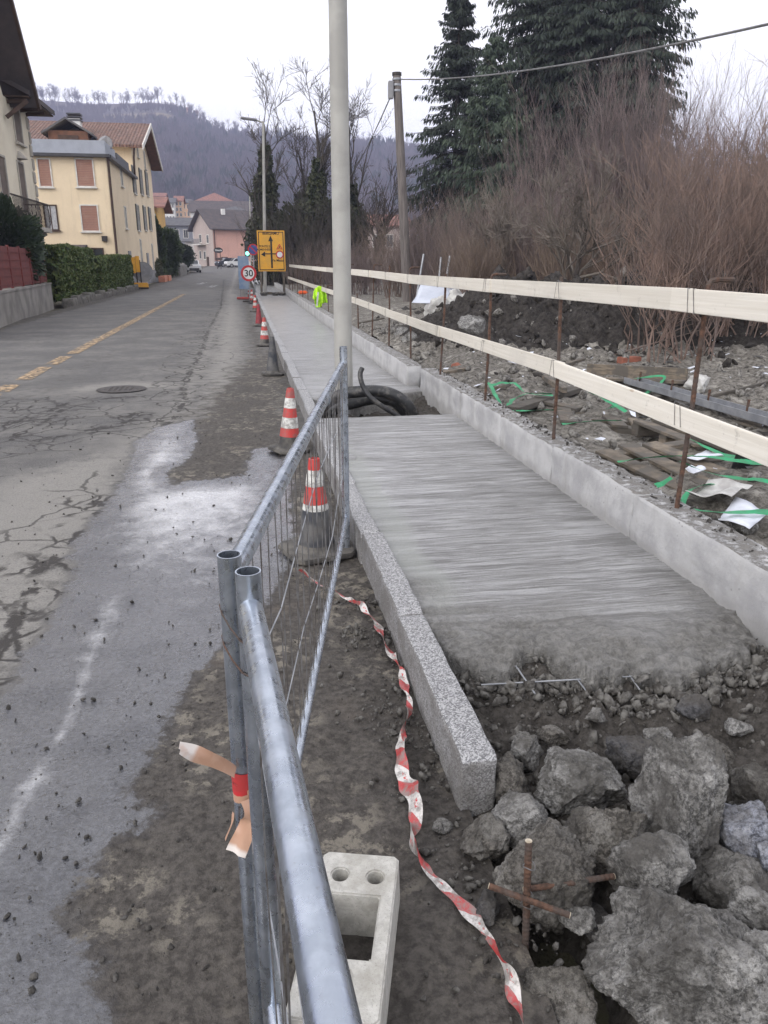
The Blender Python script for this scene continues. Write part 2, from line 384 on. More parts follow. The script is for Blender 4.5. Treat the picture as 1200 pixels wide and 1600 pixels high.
    M['galv_dull'] = pm('galvanised_dull', (.33, .34, .36), (.24, .25, .27), 9, .55, 0, metal=.55)
    M['wire'] = pm('wire', (.2, .2, .205), (.1, .09, .085), 20, .6, metal=.6)
    M['pole_concrete'] = pm('pole_paint', (.36, .355, .33), (.29, .285, .265), 3, .55, .002, 60)
    n = N('rusty_rebar'); c = n.mix(n.ramp(n.noise(35., 5, .7), .35, .65), (.05, .03, .022), (.125, .066, .043)); c = n.mix(n.ramp(n.noise(12., 4), .42, .62, 0, .8), c, (.075, .06, .053))
    n.set('Base Color', c).set('Roughness', .85).set('Metallic', .2).set('Normal', n.bump(n.noise(150., 3), .002)); M['rust'] = n.m
    M['cut_steel'] = pm('cut_steel', (.5, .45, .36), (.36, .3, .22), 60, .6, metal=.3)
    M['dark_metal'] = pm('dark_metal', (.035, .033, .033), (.06, .05, .045), 20, .6, metal=.4)
    # --- timber boards
    n = N('planed_board'); g = n.noise(1., 5, .6, n.scale((14, 1.3, 60))); kn = n.ramp(n.voro(1., vec=n.scale((2, 2.2, 9))), .035, .07, 1, 0)
    c = n.mix(n.ramp(g, .3, .7), (.66, .635, .575), (.585, .555, .49)); c = n.mix(n.math('MULTIPLY', kn, .7), c, (.36, .28, .2)); c = n.mix(n.ramp(n.noise(2.2, 4), .55, .75, 0, .4), c, (.46, .44, .41))
    c = n.mix(n.ramp(n.noise(11., 6, .75), .58, .7, 0, .55), c, (.3, .28, .25)); oi = n.n.new('ShaderNodeObjectInfo').outputs['Random']; c = n.mix(1., c, n.mix(oi, (.80, .79, .77), (1.05, 1.04, 1.03)), 'MULTIPLY')
    n.set('Base Color', c).set('Roughness', .75).set('Normal', n.bump(g, .002)); M['board'] = n.m
    n = N('weathered_wood'); g = n.noise(1., 5, .65, n.scale((9, 9, 60)))
    oi = n.n.new('ShaderNodeObjectInfo').outputs['Random']
    c = n.mix(n.ramp(g, .3, .7), (.17, .148, .122), (.08, .07, .06)); c = n.mix(1., c, n.mix(oi, (.55, .55, .56), (1.4, 1.32, 1.2)), 'MULTIPLY'); c = n.mix(n.ramp(n.noise(7., 5), .44, .58, 0, .9), c, (.085, .077, .067))
    n.set('Base Color', c).set('Roughness', .9).set('Normal', n.bump(g, .004)); M['wood'] = n.m
    n = N('telegraph_wood'); g = n.noise(1., 5, .65, n.scale((22, 22, 1.5))); c = n.mix(n.ramp(g, .3, .7), (.17, .15, .14), (.085, .075, .072)); n.set('Base Color', c).set('Roughness', .9).set('Normal', n.bump(g, .01)); M['pole_wood'] = n.m
    # --- plastics etc
    n = N('cone_red'); c = n.mix(n.ramp(n.noise(14., 6, .72), .42, .62, 0, .7), (.43, .035, .03), (.19, .095, .085)); n.set('Base Color', c).set('Roughness', .55); M['cone_red'] = n.m
    n = N('cone_white'); c = n.mix(n.ramp(n.noise(18., 6, .75), .42, .58, 0, .8), (.58, .58, .55), (.19, .18, .165)); n.set('Base Color', c).set('Roughness', .5); M['cone_white'] = n.m
    M['cone_black'] = pm('cone_black', (.03, .033, .042), (.10, .098, .095), 9, .6, .002, 60)
    M['cone_maroon'] = pm('cone_maroon', (.26, .03, .04), (.16, .03, .035), 9, .6)
    M['rubber'] = pm('rubber', (.045, .043, .042), (.12, .112, .1), 11, .8, .003, 60)
    n = N('conduit'); c = n.mix(n.ramp(n.noise(16., 5, .7), .5, .66, 0, .7), (.016, .017, .019), (.10, .094, .086)); n.set('Base Color', c).set('Roughness', .45); M['conduit'] = n.m
    M['cable'] = pm('cable', (.16, .16, .165), (.1, .1, .1), 8, .7)
    n = N('barrier_tape'); u = n.attr('u'); vv = n.attr('v')
    s_ = n.math('FRACT', n.math('ADD', n.math('MULTIPLY', u, 6.4), n.math('MULTIPLY', vv, .35)))
    red = n.math('MULTIPLY', n.ramp(s_, .0, .015), n.ramp(s_, .5, .515, 1, 0))
    c = n.mix(red, (.55, .53, .51), (.40, .05, .052))
    # broken red print in the white fields
    pr = n.math('MULTIPLY', n.math('MULTIPLY', n.ramp(s_, .66, .67), n.ramp(s_, .86, .87, 1, 0)), n.math('MULTIPLY', n.ramp(vv, .25, .3), n.ramp(vv, .5, .55, 1, 0)))
    c = n.mix(n.math('MULTIPLY', pr, n.ramp(n.noise(120., 2), .48, .52)), c, (.5, .06, .06))
    c = n.mix(n.ramp(n.noise(23., 6, .75), .44, .6, 0, .85), c, (.2, .185, .17)); n.set('Base Color', c).set('Roughness', .35); n.set('Normal', n.bump(n.noise(30., 4), .006)); M['tape'] = n.m
    n = N('faded_tape'); u = n.attr('u'); c = n.mix(n.ramp(n.math('FRACT', n.math('MULTIPLY', u, 5.5)), .5, .56), (.42, .25, .17), (.62, .57, .53)); c = n.mix(n.ramp(n.noise(30., 5), .5, .65, 0, .5), c, (.5, .33, .24)); n.set('Base Color', c).set('Roughness', .4); M['tape_faded'] = n.m
    M['tape_red'] = pm('tape_red', (.48, .03, .035), (.36, .04, .04), 30, .4)
    M['green_strap'] = pm('green_strap', (.012, .27, .11), (.03, .2, .09), 12, .45)
    M['paper'] = pm('paper', (.62, .65, .72), (.5, .52, .57), 6, .6, .004, 15)
    M['plastic_film'] = pm('plastic_film', (.5, .5, .48), (.32, .31, .3), 9, .35, .01, 30)
    M['tarp'] = pm('tarp', (.5, .53, .6), (.4, .43, .5), 1.5, .5, .02, 4)
    n = N('block_concrete'); c = n.mix(n.ramp(n.noise(40., 5, .7), .35, .65), (.50, .49, .455), (.37, .36, .33)); c = n.mix(n.math('MULTIPLY', n.ramp(n.voro(150.), .12, .22, 1, 0), .5), c, (.15, .145, .13)); c = n.mix(n.ramp(n.noise(7., 4), .52, .72, 0, .55), c, (.29, .275, .235))
    n.set('Base Color', c).set('Roughness', .9).set('Normal', n.bump(n.noise(130., 4, .7), .003)); M['block'] = n.m
    M['hivis'] = pm('hivis', (.5, .85, .03), (.36, .66, .03), 12, .6, .01, 14); M['reflect'] = pm('reflective', (.55, .57, .55), None, 9, .4)
    M['orange'] = pm('orange_plastic', (.75, .13, .04), None, 9, .6)
    M['blue_plastic'] = pm('blue_plastic', (.17, .25, .38), (.26, .32, .4), 4, .6)
    M['brick'] = pm('brick', (.28, .1, .065), (.2, .08, .055), 14, .9, .004, 60)
    # --- signs
    M['sign_yellow'] = pm('sign_yellow', (.72, .36, .035), (.62, .33, .05), 4, .5); M['black'] = pm('black_paint', (.012, .012, .012), (.02, .02, .02), 9, .5)
    M['white'] = pm('white_paint', (.72, .72, .71), (.62, .62, .61), 6, .5); M['red'] = pm('red_paint', (.5, .02, .03), (.42, .03, .03), 6, .5)
    M['blue'] = pm('blue_paint', (.06, .09, .28), None, 6, .5); M['grey'] = pm('grey_paint', (.25, .25, .26), (.2, .2, .21), 6, .6)
    M['green_lamp'] = emis('green_lamp', (.25, 1., .72), 1.6)
    M['yellow_line'] = None
    n = N('worn_yellow_paint'); c = n.mix(n.ramp(n.noise(40., 4, .7), .4, .65), (.40, .28, .16), (.31, .235, .155)); n.set('Base Color', c).set('Roughness', .8)
    al = n.ramp(n.math('ADD', n.noise(9., 6, .7), n.math('MULTIPLY', n.noise(45., 4, .7), .35)), .60, .74); n.set('Alpha', n.math('SUBTRACT', 1., n.math('MULTIPLY', al, .85))); M['yellow_line'] = n.m
    n = N('worn_white_paint'); n.set('Base Color', (.5, .5, .5)).set('Roughness', .8); n.set('Alpha', n.ramp(n.noise(6., 5, .7), .45, .6)); M['white_line'] = n.m
    # --- buildings
    def stucco(k, a, b):
        n = N(k); c = n.mix(n.ramp(n.noise(.7, 5, .6), .3, .75), a, b); c = n.mix(n.ramp(n.noise(1., 5, .7, n.scale((2.2, 2.2, .22))), .52, .72, 0, .5), c, tuple(v*.72 for v in b)); c = n.mix(n.ramp(n.noise(5., 5, .7), .58, .72, 0, .3), c, tuple(v*.8 for v in a))
        n.set('Base Color', c).set('Roughness', .92).set('Normal', n.bump(n.noise(30., 5), .006)); M[k] = n.m
    stucco('cream', (.74, .61, .43), (.66, .54, .38)); stucco('villa', (.70, .64, .51), (.6, .54, .43)); stucco('pink', (.60, .35, .28), (.55, .33, .27)); stucco('beige_grey', (.40, .33, .30), (.36, .3, .28))
    stucco('whitewash', (.66, .65, .63), (.56, .55, .53)); stucco('peach', (.64, .42, .26), (.55, .36, .24)); stucco('ochre', (.62, .37, .10), (.5, .32, .12)); stucco('greywall', (.24, .25, .28), (.2, .21, .24)); stucco('plinth', (.23, .23, .235), (.17, .17, .17))
    n = N('clay_tiles'); wv = n.n.new('ShaderNodeTexWave'); wv.wave_type = 'BANDS'; wv.bands_direction = 'X'; n.l.new(n.pos, wv.inputs[0]); wv.inputs['Scale'].default_value = 1.35; wv.inputs['Distortion'].default_value = .3
    sp = n.noise(3.2, 5, .8); c = n.mix(n.ramp(sp, .35, .6), (.075, .05, .043), (.19, .105, .08)); c = n.mix(n.ramp(n.noise(5., 4, .8), .6, .68), c, (.38, .32, .28))
    n.set('Base Color', c).set('Roughness', .9).set('Normal', n.bump(wv.outputs['Fac'], .08)); M['tiles'] = n.m
    M['roof_brown'] = pm('roof_brown', (.085, .07, .07), (.06, .052, .055), 1.3, .9, .02, 6); M['roof_red'] = pm('roof_red', (.24, .11, .085), (.15, .08, .07), 1.2, .9, .02, 6); M['roof_grey'] = pm('roof_grey', (.07, .07, .078), (.1, .1, .105), 1.2, .9, .02, 6)
    M['dark_wood'] = pm('dark_wood', (.045, .028, .021), (.075, .045, .032), 3, .8, .004, 20); M['soffit'] = pm('soffit', (.16, .075, .045), (.11, .055, .035), 3, .8)
    M['white_trim'] = pm('white_trim', (.62, .6, .56), (.5, .48, .45), 3, .7);  M['shutter'] = pm('shutter', (.055, .055, .05), (.085, .08, .07), 4, .7); M['shutter_brown'] = pm('shutter_brown', (.14, .105, .085), (.1, .08, .065), 4, .7)
    n = N('roller_blind'); wz = n.math('FRACT', n.math('MULTIPLY', n.sep(n.pos)[2], 11.)); c = n.mix(n.ramp(wz, .75, .95), (.37, .2, .15), (.2, .11, .085)); c = n.mix(n.ramp(n.noise(3., 4), .45, .7, 0, .4), c, (.42, .27, .21)); n.set('Base Color', c).set('Roughness', .7); n.set('Normal', n.bump(wz, .02)); M['blind'] = n.m
    n = N('window_glass'); n.set('Base Color', (.03, .035, .04)).set('Roughness', .12).set('Specular IOR Level', .6); M['glass'] = n.m
    M['curtain'] = pm('curtain', (.45, .45, .45), (.3, .3, .32), 8, .8)
    M['parapet'] = pm('parapet', (.33, .35, .40), (.29, .31, .35), 1.5, .7); M['fascia'] = pm('fascia', (.05, .05, .055), (.07, .07, .075), 2, .5, metal=.3)
    M['terrace_iron'] = pm('iron', (.04, .03, .026), (.06, .042, .035), 9, .7, metal=.3); M['quoin'] = pm('quoin', (.42, .39, .34), (.33, .31, .28), 5, .9, .01, 20)
    M['red_fence'] = pm('red_fence', (.16, .035, .03), (.12, .03, .028), 5, .7, .003, 30); M['low_wall'] = pm('low_wall', (.27, .255, .235), (.17, .16, .15), 1.4, .92, .008, 25)
    M['stone_kerb'] = pm('stone_kerb', (.17, .16, .145), (.1, .095, .085), 4, .95, .02, 15); M['terracotta'] = pm('terracotta', (.5, .2, .12), (.4, .17, .11), 4, .85)
    # --- plants
    def leaf(k, a, b, sc=3., r=.6):
        n = N(k); oi = n.noise(sc, 3); c = n.mix(n.ramp(oi, .3, .7), a, b); n.set('Base Color', c).set('Roughness', r).set('Specular IOR Level', .35)
        M[k] = n.m
    leaf('hedge_leaf', (.045, .085, .022), (.11, .13, .035), 6.); leaf('bush_leaf', (.016, .032, .016), (.04, .06, .028), 5.); leaf('cypress_leaf', (.02, .038, .012), (.055, .08, .02), 2.); leaf('ivy_leaf', (.022, .032, .015), (.055, .06, .026), 2.)
    leaf('needle', (.016, .025, .019), (.038, .05, .035), .8, .8); leaf('needle_light', (.028, .045, .03), (.06, .082, .05), .8, .7); leaf('olive_leaf', (.05, .055, .03), (.1, .1, .06), 4.); leaf('planter_leaf', (.04, .05, .022), (.08, .08, .04), 4.)
    M['bark'] = pm('bark', (.055, .046, .04), (.095, .082, .072), 6, .95, .02, 20); M['bark_dark'] = pm('bark_dark', (.035, .03, .027), (.06, .052, .046), 6, .95, .02, 20)
    M['twig_red'] = pm('twig_red', (.25, .175, .142), (.13, .1, .088), 1.6, .8, det=3); M['twig_brown'] = pm('twig_brown', (.2, .155, .135), (.115, .09, .08), 1.4, .85); M['twig_purple'] = pm('twig_purple', (.205, .16, .152), (.125, .1, .098), 1.4, .85)
    M['twig_grey'] = pm('twig_grey', (.2, .175, .15), (.11, .094, .082), 2, .85); M['twig_pale'] = pm('twig_pale', (.21, .16, .125), (.14, .105, .085), 2, .85); M['twig_dark'] = pm('twig_dark', (.05, .043, .038), (.085, .074, .064), 2, .9)
    M['forest'] = pm('forest_floor', (.062, .054, .054), (.085, .075, .07), .018, 1., det=6); M['forest_twig'] = pm('forest_twig', (.066, .055, .062), (.098, .08, .084), .02, 1.); M['forest_green'] = pm('forest_green', (.02, .03, .024), (.035, .045, .03), .05, 1.); M['meadow'] = pm('meadow', (.17, .14, .09), (.13, .115, .07), .03, 1.)
    # --- cars
    n = N('white_car_paint'); n.set('Base Color', (.6, .6, .6)).set('Roughness', .25).set('Coat Weight', .5); M['car_white'] = n.m
    n = N('blue_car_paint'); n.set('Base Color', (.03, .035, .05)).set('Roughness', .25).set('Coat Weight', .5); M['car_blue'] = n.m
    M['tyre'] = pm('tyre', (.018, .018, .018), (.03, .03, .03), 9, .85); M['rim'] = pm('rim', (.4, .4, .41), None, 9, .4, metal=.6)
    n = N('head_lamp'); n.set('Base Color', (.6, .62, .65)).set('Roughness', .15); M['lamp'] = n.m
    M['tail_lamp'] = pm('tail_lamp', (.35, .02, .02), None, 9, .3)
make_materials()
# ================================================================== ground, road
def xy(pts, z=0.): return [tuple(P(a, b, z)[:2]) for a, b in pts]
def build_ground():
    xs = np.concatenate([-spaced(6.5, 1500, 2., 1.25)[::-1], np.linspace(-6, 45, 30), spaced(50, 1500, 6, 1.25)]); ys = np.concatenate([np.linspace(-60, 60, 25), spaced(64, 1500, 4, 1.12)])
    V, q, X, Y, Z = grid(xs, ys, lambda X, Y: road_z(Y)-.12+np.where((X > 3) & (Y < 70), -.25, 0)+.05*fbm(X*.3, Y*.3))
    tag(mesh_from('ground', V, q, M['far_ground'], smooth=True), kind='structure')
    # road
    xs = np.concatenate([np.linspace(-6.5, -2.4, 70), np.linspace(-2.35, -1.0, 34), np.linspace(-.975, .585, 64)])
    ys = spaced(-.6, 170, .022, 1.0075)
    wet = xy([(300, 655), (245, 668), (215, 690), (205, 720), (185, 760), (165, 790), (130, 830), (110, 865), (120, 890), (95, 950), (40, 1020), (0, 1090), (-160, 1300), (-500, 1750), (60, 2200), (150, 1600), (150, 1500), (110, 1450), (100, 1400), (160, 1330), (230, 1270), (200, 1230), (245, 1160), (270, 1100), (280, 1070), (360, 1000), (420, 930), (462, 862), (456, 800), (450, 720), (430, 695), (395, 702), (382, 742), (330, 747), (268, 757), (260, 737), (300, 712), (305, 690)])
    V, q, X, Y, Z = grid(xs, ys, lambda X, Y: X*0)
    aw = poly_sdf(X, Y, wet)
    dirt = np.clip(1.15-np.abs(X-.35)/.55, 0, 1)*np.clip((9.5-Y)/3.5, .42, 1)
    d2 = poly_sdf(X, Y, xy([(290, 1075), (360, 1000), (440, 900), (600, 900), (760, 1250), (800, 1600), (700, 2200), (130, 2200), (90, 1400), (190, 1240)]))
    dirt = np.maximum(dirt, np.clip(.72+d2*1.2, 0, 1)*(d2 > -.5))
    d3 = poly_sdf(X, Y, xy([(305, 690), (262, 742), (300, 757), (375, 752), (400, 705), (440, 690), (445, 600), (432, 545), (400, 560), (350, 620)]))
    dirt = np.maximum(dirt, np.clip(.66+d3*.9, 0, .95))
    d4 = seg_dist(X, Y, xy([(415, 600), (400, 540), (392, 500), (385, 470), (375, 440)])); dirt = np.maximum(dirt, np.clip(.62-d4*.9, 0, 1))
    d5 = seg_dist(X, Y, xy([(-20, 640), (80, 600), (160, 560), (300, 480)])); dirt = np.maximum(dirt, np.clip(.36-d5*.25, 0, 1))
    dirt = np.maximum(dirt, np.clip(1.2-(X+6.5)/.8, 0, .8))
    dust = np.clip(.62-np.abs(X+.75)/1.2, 0, 1)*np.clip((Y-5)/4., 0, 1)
    dd = poly_sdf(X, Y, xy([(0, 760), (190, 700), (240, 660), (300, 640), (200, 700), (180, 760), (130, 830), (100, 900), (40, 1010), (0, 1060), (-200, 1000)])); dust = np.maximum(dust, np.clip(.6+dd*1.1, 0, .8)*(dd > -.6))
    dd = seg_dist(X, Y, xy([(140, 607), (200, 600), (260, 603)])); dust = np.maximum(dust, np.clip(.8-dd*1.1, 0, .9))
    dd = seg_dist(X, Y, xy([(345, 640), (352, 560), (358, 500), (362, 460)])); dust = np.maximum(dust, np.clip(.75-dd*.8, 0, .8))
    sp = [xy([(325, 520), (310, 560), (285, 605), (292, 625), (270, 655), (245, 672)]), xy([(200, 755), (160, 790), (145, 820), (110, 850), (70, 880), (40, 930), (30, 960), (0, 1030), (-60, 1120)]), xy([(0, 668), (60, 650), (110, 628), (170, 622), (240, 618), (290, 618), (380, 612)]), xy([(0, 700), (60, 690), (150, 670), (190, 665), (210, 645)]), xy([(0, 690), (70, 660), (100, 640)]), xy([(350, 440), (345, 480), (318, 530)])]
    crk = np.zeros(X.shape); cl = np.full(X.shape, 9.)
    for s_, w_ in zip(sp, (.75, .62, .5, .7, .8, .5)):
        d = seg_dist(X, Y, s_); crk = np.maximum(crk, np.clip(1-d/w_, 0, 1)); cl = np.minimum(cl, d)
    zone = poly_sdf(X, Y, xy([(-60, 610), (120, 620), (110, 700), (30, 740), (-100, 770)])); crk = np.maximum(crk, np.clip(zone*2+.1, 0, 1))
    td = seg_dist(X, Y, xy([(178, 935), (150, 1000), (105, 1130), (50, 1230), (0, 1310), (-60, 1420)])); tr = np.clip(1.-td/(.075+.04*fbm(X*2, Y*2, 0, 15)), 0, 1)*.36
    tr = np.maximum(tr, np.clip(aw*2.2, 0, .85)*np.clip((Y-3.0)/2.4, 0, 1)*(.85+.55*fbm(X*1.7, Y*.8, 0, 14)))  # painted sky sheen: wet patch whitens with distance
    mudamt = np.clip(dirt*1.3-.35, 0, 1)
    Z = road_z(Y)-.0008*(np.clip(np.abs(X+3.1)-1, 0, 9))**2*2+.004*fbm(X*1.3, Y*1.3, 0, 3)*np.clip(Y/4, 0, 1)
    Z += mudamt*np.clip(4.5-Y*.35, 0, 1)*(.010*fbm(X*9, Y*9, 0, 5, 5, .6)+.006*fbm(X*34, Y*34, 0, 9, 3)+.004)
    V[:, 2] = Z.ravel()
    tag(mesh_from('road', V, q, M['road'], smooth=True, attrs=dict(wet=np.clip(aw, -1, 1), dirt=dirt, crack=crk, cline=np.clip(cl, 0, 9), dust=dust, trail_sheen=tr)), kind='structure')
    # painted centre line
    def strip(name, pts, w, mat, dz=.006):
        n_ = []
        for (ax, ay), (bx, by) in zip(pts[:-1], pts[1:]):
            m_ = max(1, int(abs(by-ay)/1.)); n_ += [(ax+(bx-ax)*i/m_, ay+(by-ay)*i/m_) for i in range(m_)]
        n_.append(pts[-1]); V = []
        for (x, y) in n_:
            z = float(road_z(y))+dz-.0016*max(0, abs(x+3.1)-1)**2+.004*float(fbm(np.array(x*1.3), np.array(y*1.3), 0, 3))
            V += [(x-w/2, y, z+.002), (x+w/2, y, z+.002)]
        return tag(mesh_from(name, V, [(2*i, 2*i+1, 2*i+3, 2*i+2) for i in range(len(n_)-1)], mat), kind='structure')
    for a, b in ((8.2, 10.3), (10.5, 11.1), (11.6, 13.0), (13.3, 14.5), (14.9, 44)): strip('road_marking', [(-3.1, a), (-3.12, b)], .22, M['yellow_line'])
    strip('road_marking', [(-2.2, 55), (-2.0, 60)], .45, M['white_line']); strip('road_marking', [(-3.3, 62), (-3.0, 66)], .5, M['white_line'])
    # manhole
    c = P(190, 609); t = thing('manhole_cover', 'dark round manhole cover sunk in the dusty asphalt', 'manhole', (c.x, c.y, 0))
    MB().lathe([(.30, .006), (.31, .012), (.27, .016)], c, 28).build('rim', M['dark_metal'], t)
    m = MB().lathe([(.262, .004), (.262, .013)], c, 28)
    for i in range(-3, 4):
        for j in range(-3, 4):
            if i*i+j*j < 10: m.box((c.x+i*.065, c.y+j*.065, .0155), (.035, .035, .006))
    m.build('lid', M['dark_metal'], t)
build_ground()

# ================================================================== lot on the right
def lot_z(x, y):
    x, y = np.asarray(x, float), np.asarray(y, float)
    z = .26+.055*fbm(x*.9, y*.9, 0, 21)+.02*fbm(x*5, y*5, 0, 22)
    z = z+np.clip((x-2.2)/6, 0, 1)*.1
    for cx, cy, rx, ry, h in ((5.3, 12.2, 1.9, 1.9, .52), (7.3, 11.6, 2., 1.6, .46), (4.0, 12.6, 1.5, 2., .36), (9.2, 12.2, 2, 2, .3), (3.4, 10.8, .9, 1.6, .2), (4.6, 19, 2., 3., .2)):
        r = ((x-cx)/rx)**2+((y-cy)/ry)**2
        z = z+h*np.exp(-r*1.1)*(1+.45*fbm(x*2.2, y*2.2, 0, 31))
    return z
def PL(px, py, dz=0.):
    z = .3
    for _ in range(6): p = P(px, py, z); z = float(lot_z(p.x, p.y))+dz
    return P(px, py, z)
def build_lot():
    xs = np.concatenate([np.linspace(2.08, 8.5, 190), spaced(8.56, 60, .12, 1.1)]); ys = np.concatenate([np.linspace(-1, 2, 20), np.linspace(2.04, 16, 300), spaced(16.1, 75, .15, 1.06)])
    V, q, X, Y, Z = grid(xs, ys, lot_z); 
    Z = Z+.02*fbm(X*11, Y*11, 0, 41, 4, .6)*np.clip((24-Y)/10, 0, 1)
    mound = np.clip((lot_z(X, Y)-.44)/.1, 0, 1)
    Z = Z+mound*.06*fbm(X*7, Y*7, 0, 47, 4, .6)
    V[:, 2] = Z.ravel()
    o = mesh_from('dirt_lot', V, q, M['lot_soil'], smooth=True); tag(o, kind='structure')
    o.data.materials.append(M['dark_soil'])
    Zq = mound.ravel()[q].mean(1)+.35*fbm(V[q].mean(1)[:, 0]*2.5, V[q].mean(1)[:, 1]*2.5)
    o.data.polygons.foreach_set('material_index', (Zq > .4).astype(np.int32))
build_lot()

# ================================================================== rubble bed at the end of the slab, soil in the gap
def rub_z(x, y):
    x, y = np.asarray(x, float), np.asarray(y, float)
    e = np.clip((x-.56)/.10, 0, 1)
    z = -.05+e*(.05+.045*fbm(x*3.2, y*3.2, 0, 51)+.02*fbm(x*14, y*14, 0, 52))
    z = z+e*np.clip((x-1.2)/1.0, 0, 1)*.07+e*np.clip((y-1.9)/.6, 0, 1)*.03
    pit = np.exp(-(((x-.66)/.16)**2+((y-1.33)/.22)**2)); z = z-.26*pit
    return z
def build_rubble_bed():
    xs = np.linspace(.5, 2.1, 150); ys = np.concatenate([np.linspace(.1, 3.0, 260)])
    V, q, X, Y, Z = grid(xs, ys, rub_z); Z = Z+.014*fbm(X*30, Y*30, 0, 55, 3, .6)*np.clip((X-.56)/.1, 0, 1); V[:, 2] = Z.ravel()
    tag(mesh_from('rubble_bed', V, q, M['rubble_soil'], smooth=True), kind='structure')
    xs = np.linspace(.6, 2.3, 80); ys = np.linspace(7.0, 9.4, 110)
    V, q, X, Y, Z = grid(xs, ys, lambda X, Y: -.02+.045*fbm(X*4, Y*4, 0, 61)+.02*fbm(X*19, Y*19, 0, 62)+np.clip((X-1.5)/.5, 0, 1)*.1)
    tag(mesh_from('pit_soil', V, q, M['rubble_soil'], smooth=True), kind='structure')
build_rubble_bed()

# ================================================================== granite kerb
def rough_box(lo, hi, n, amp, sc, seed, skip=()):
    """closed box with gridded faces, displaced by noise (world coords)"""
    m = bmesh.new(); bmesh.ops.create_cube(m, size=1.)
    lo, hi = np.array(lo), np.array(hi)
    cuts = n
    bmesh.ops.bevel(m, geom=m.edges[:], offset=.03, segments=1, affect='EDGES')
    bmesh.ops.subdivide_edges(m, edges=m.edges[:], cuts=cuts, use_grid_fill=True)
    m.verts.ensure_lookup_table()
    co = np.array([v.co[:] for v in m.verts])
    w = lo+(co+.5)*(hi-lo)
    d = np.stack([fbm(w[:, 0]*sc, w[:, 1]*sc, w[:, 2]*sc, seed+k, 3) for k in range(3)], 1)*amp
    w = w+d
    f = [[v.index for v in p.verts] for p in m.faces]; m.free()
    return w, f
def build_kerb():
    t = bpy.data.objects.new('kerb', None); link(t); tag(t, kind='structure'); t.location = (.61, 1.86, 0)
    ed = [1.86, 2.87, 3.9, 4.9, 5.93, 6.95]+[7.95+i for i in range(34)]
    for i, (a, b) in enumerate(zip(ed[:-1], ed[1:])):
        dx = .006*math.sin(i*2.3); dz = .004*math.sin(i*1.7); z0 = float(road_z(b))
        if i < 5:
            V, f = rough_box((.556+dx, a+.002, -.2), (.666+dx, b-.003, .17+dz), 12 if i < 2 else 6, .0035, 26., i)
            mesh_from('kerb_stone', V, f, M['granite'], t, smooth=True)
        else:
            MB().box((.611+dx, (a+b)/2, -.02+dz+z0), (.11, b-a-.005, .38)).build('kerb_stone', M['granite'], t, bevel=.006)
build_kerb()

# ================================================================== concrete slabs
EDGE = sorted([(.55, 2.80), (.66, 2.76), (.70, 2.60), (.83, 2.50), (1.05, 2.48), (1.13, 2.37), (1.33, 2.27), (1.6, 2.29), (1.8, 2.37), (1.96, 2.48), (2.1, 2.6)])
def build_slabs():
    xs = np.linspace(.664, 2.02, 110); ys = np.concatenate([np.linspace(2.05, 3.3, 130), np.linspace(3.315, 7.33, 260)])
    V, q, X, Y, Z = grid(xs, ys, lambda X, Y: X*0)
    e = np.interp(X, [a for a, _ in EDGE], [b for _, b in EDGE])+.06*fbm(X*6, Y*2+3, 0, 71)+.03*fbm(X*22, Y*16, 0, 72, 4, .6)
    d = Y-e
    top = .148+.0045*fbm(X*1.6, Y*24, 0, 73, 3)+.003*fbm(X*6, Y*6, 0, 74)
    lip = np.clip(1-d/.30, 0, 1)**2
    top = top-lip*.028+np.clip(1-d/.5, 0, 1)*.022*fbm(X*9, Y*9, 0, 76, 5, .66)+.05*np.exp(-(((X-1.3)/.35)**2+((Y-2.55)/.16)**2))*.6
    Z = np.where(d > 0, top, top-np.clip(-d/.09, 0, 1)**.7*.30)
    far = np.clip((Y-7.29)/.03, 0, 1); Z = Z-far*.2
    V[:, 2] = Z.ravel()
    sm = np.clip(1.-np.abs(X-.76-.06*fbm(X*0, Y*2.2, 0, 77))/.13, 0, 1)*np.clip((4.9-Y)/.7, 0, 1)*np.clip((Y-2.75)/.3, 0, 1)
    sm = np.maximum(sm, np.clip(1-np.abs(X-.74)/.14, 0, 1)*(fbm(X*2, Y*1.2, 0, 78) > .05)*np.clip((6.5-Y), 0, 1))
    re = np.clip(1.15-d/.62+.3*fbm(X*4, Y*4, 0, 79), 0, 1)
    tag(mesh_from('pavement', V, q, M['slab'], smooth=True, attrs=dict(smooth=np.clip(sm*1.6, 0, 1), rough_end=re)), kind='structure')
    xs = np.linspace(.664, 2.0, 50); ys = np.concatenate([np.linspace(8.24, 8.5, 12), spaced(8.52, 75, .03, 1.012)])
    V, q, X, Y, Z = grid(xs, ys, lambda X, Y: .15+.0045*fbm(X*1.6, Y*24, 0, 83, 3)*np.clip((16-Y)/5, 0, 1)+road_z(Y))
    e = 8.30+np.clip(X-1.2, 0, 1)*.5+.03*fbm(X*5, Y*0, 0, 85)
    Z = Z-np.clip((e-Y)/.05, 0, 1)*.25
    V[:, 2] = Z.ravel()
    tag(mesh_from('pavement', V, q, M['slab'], smooth=True, attrs=dict(smooth=X*0, rough_end=np.clip(1-(Y-e)/.25, 0, .8))), kind='structure')
    # welded mesh sticking out of the slab end
    t = thing('reinforcing_mesh', 'thin steel reinforcing mesh sticking out of the ragged end of the fresh concrete', 'steel mesh', (.95, 2.45, .1))
    for a, b, za, zb in (((730, 1028), (812, 1024), .10, .11), ((752, 1070), (986, 1057), .09, .10), ((793, 1022), (836, 1084), .115, .075), ((884, 1038), (918, 1082), .11, .08), ((980, 1050), (1000, 1078), .1, .075)):
        MB().tube([P(*a, za), P(*b, zb)], .0032, 6).build('wire', M['galv_dull'], t)
build_slabs()

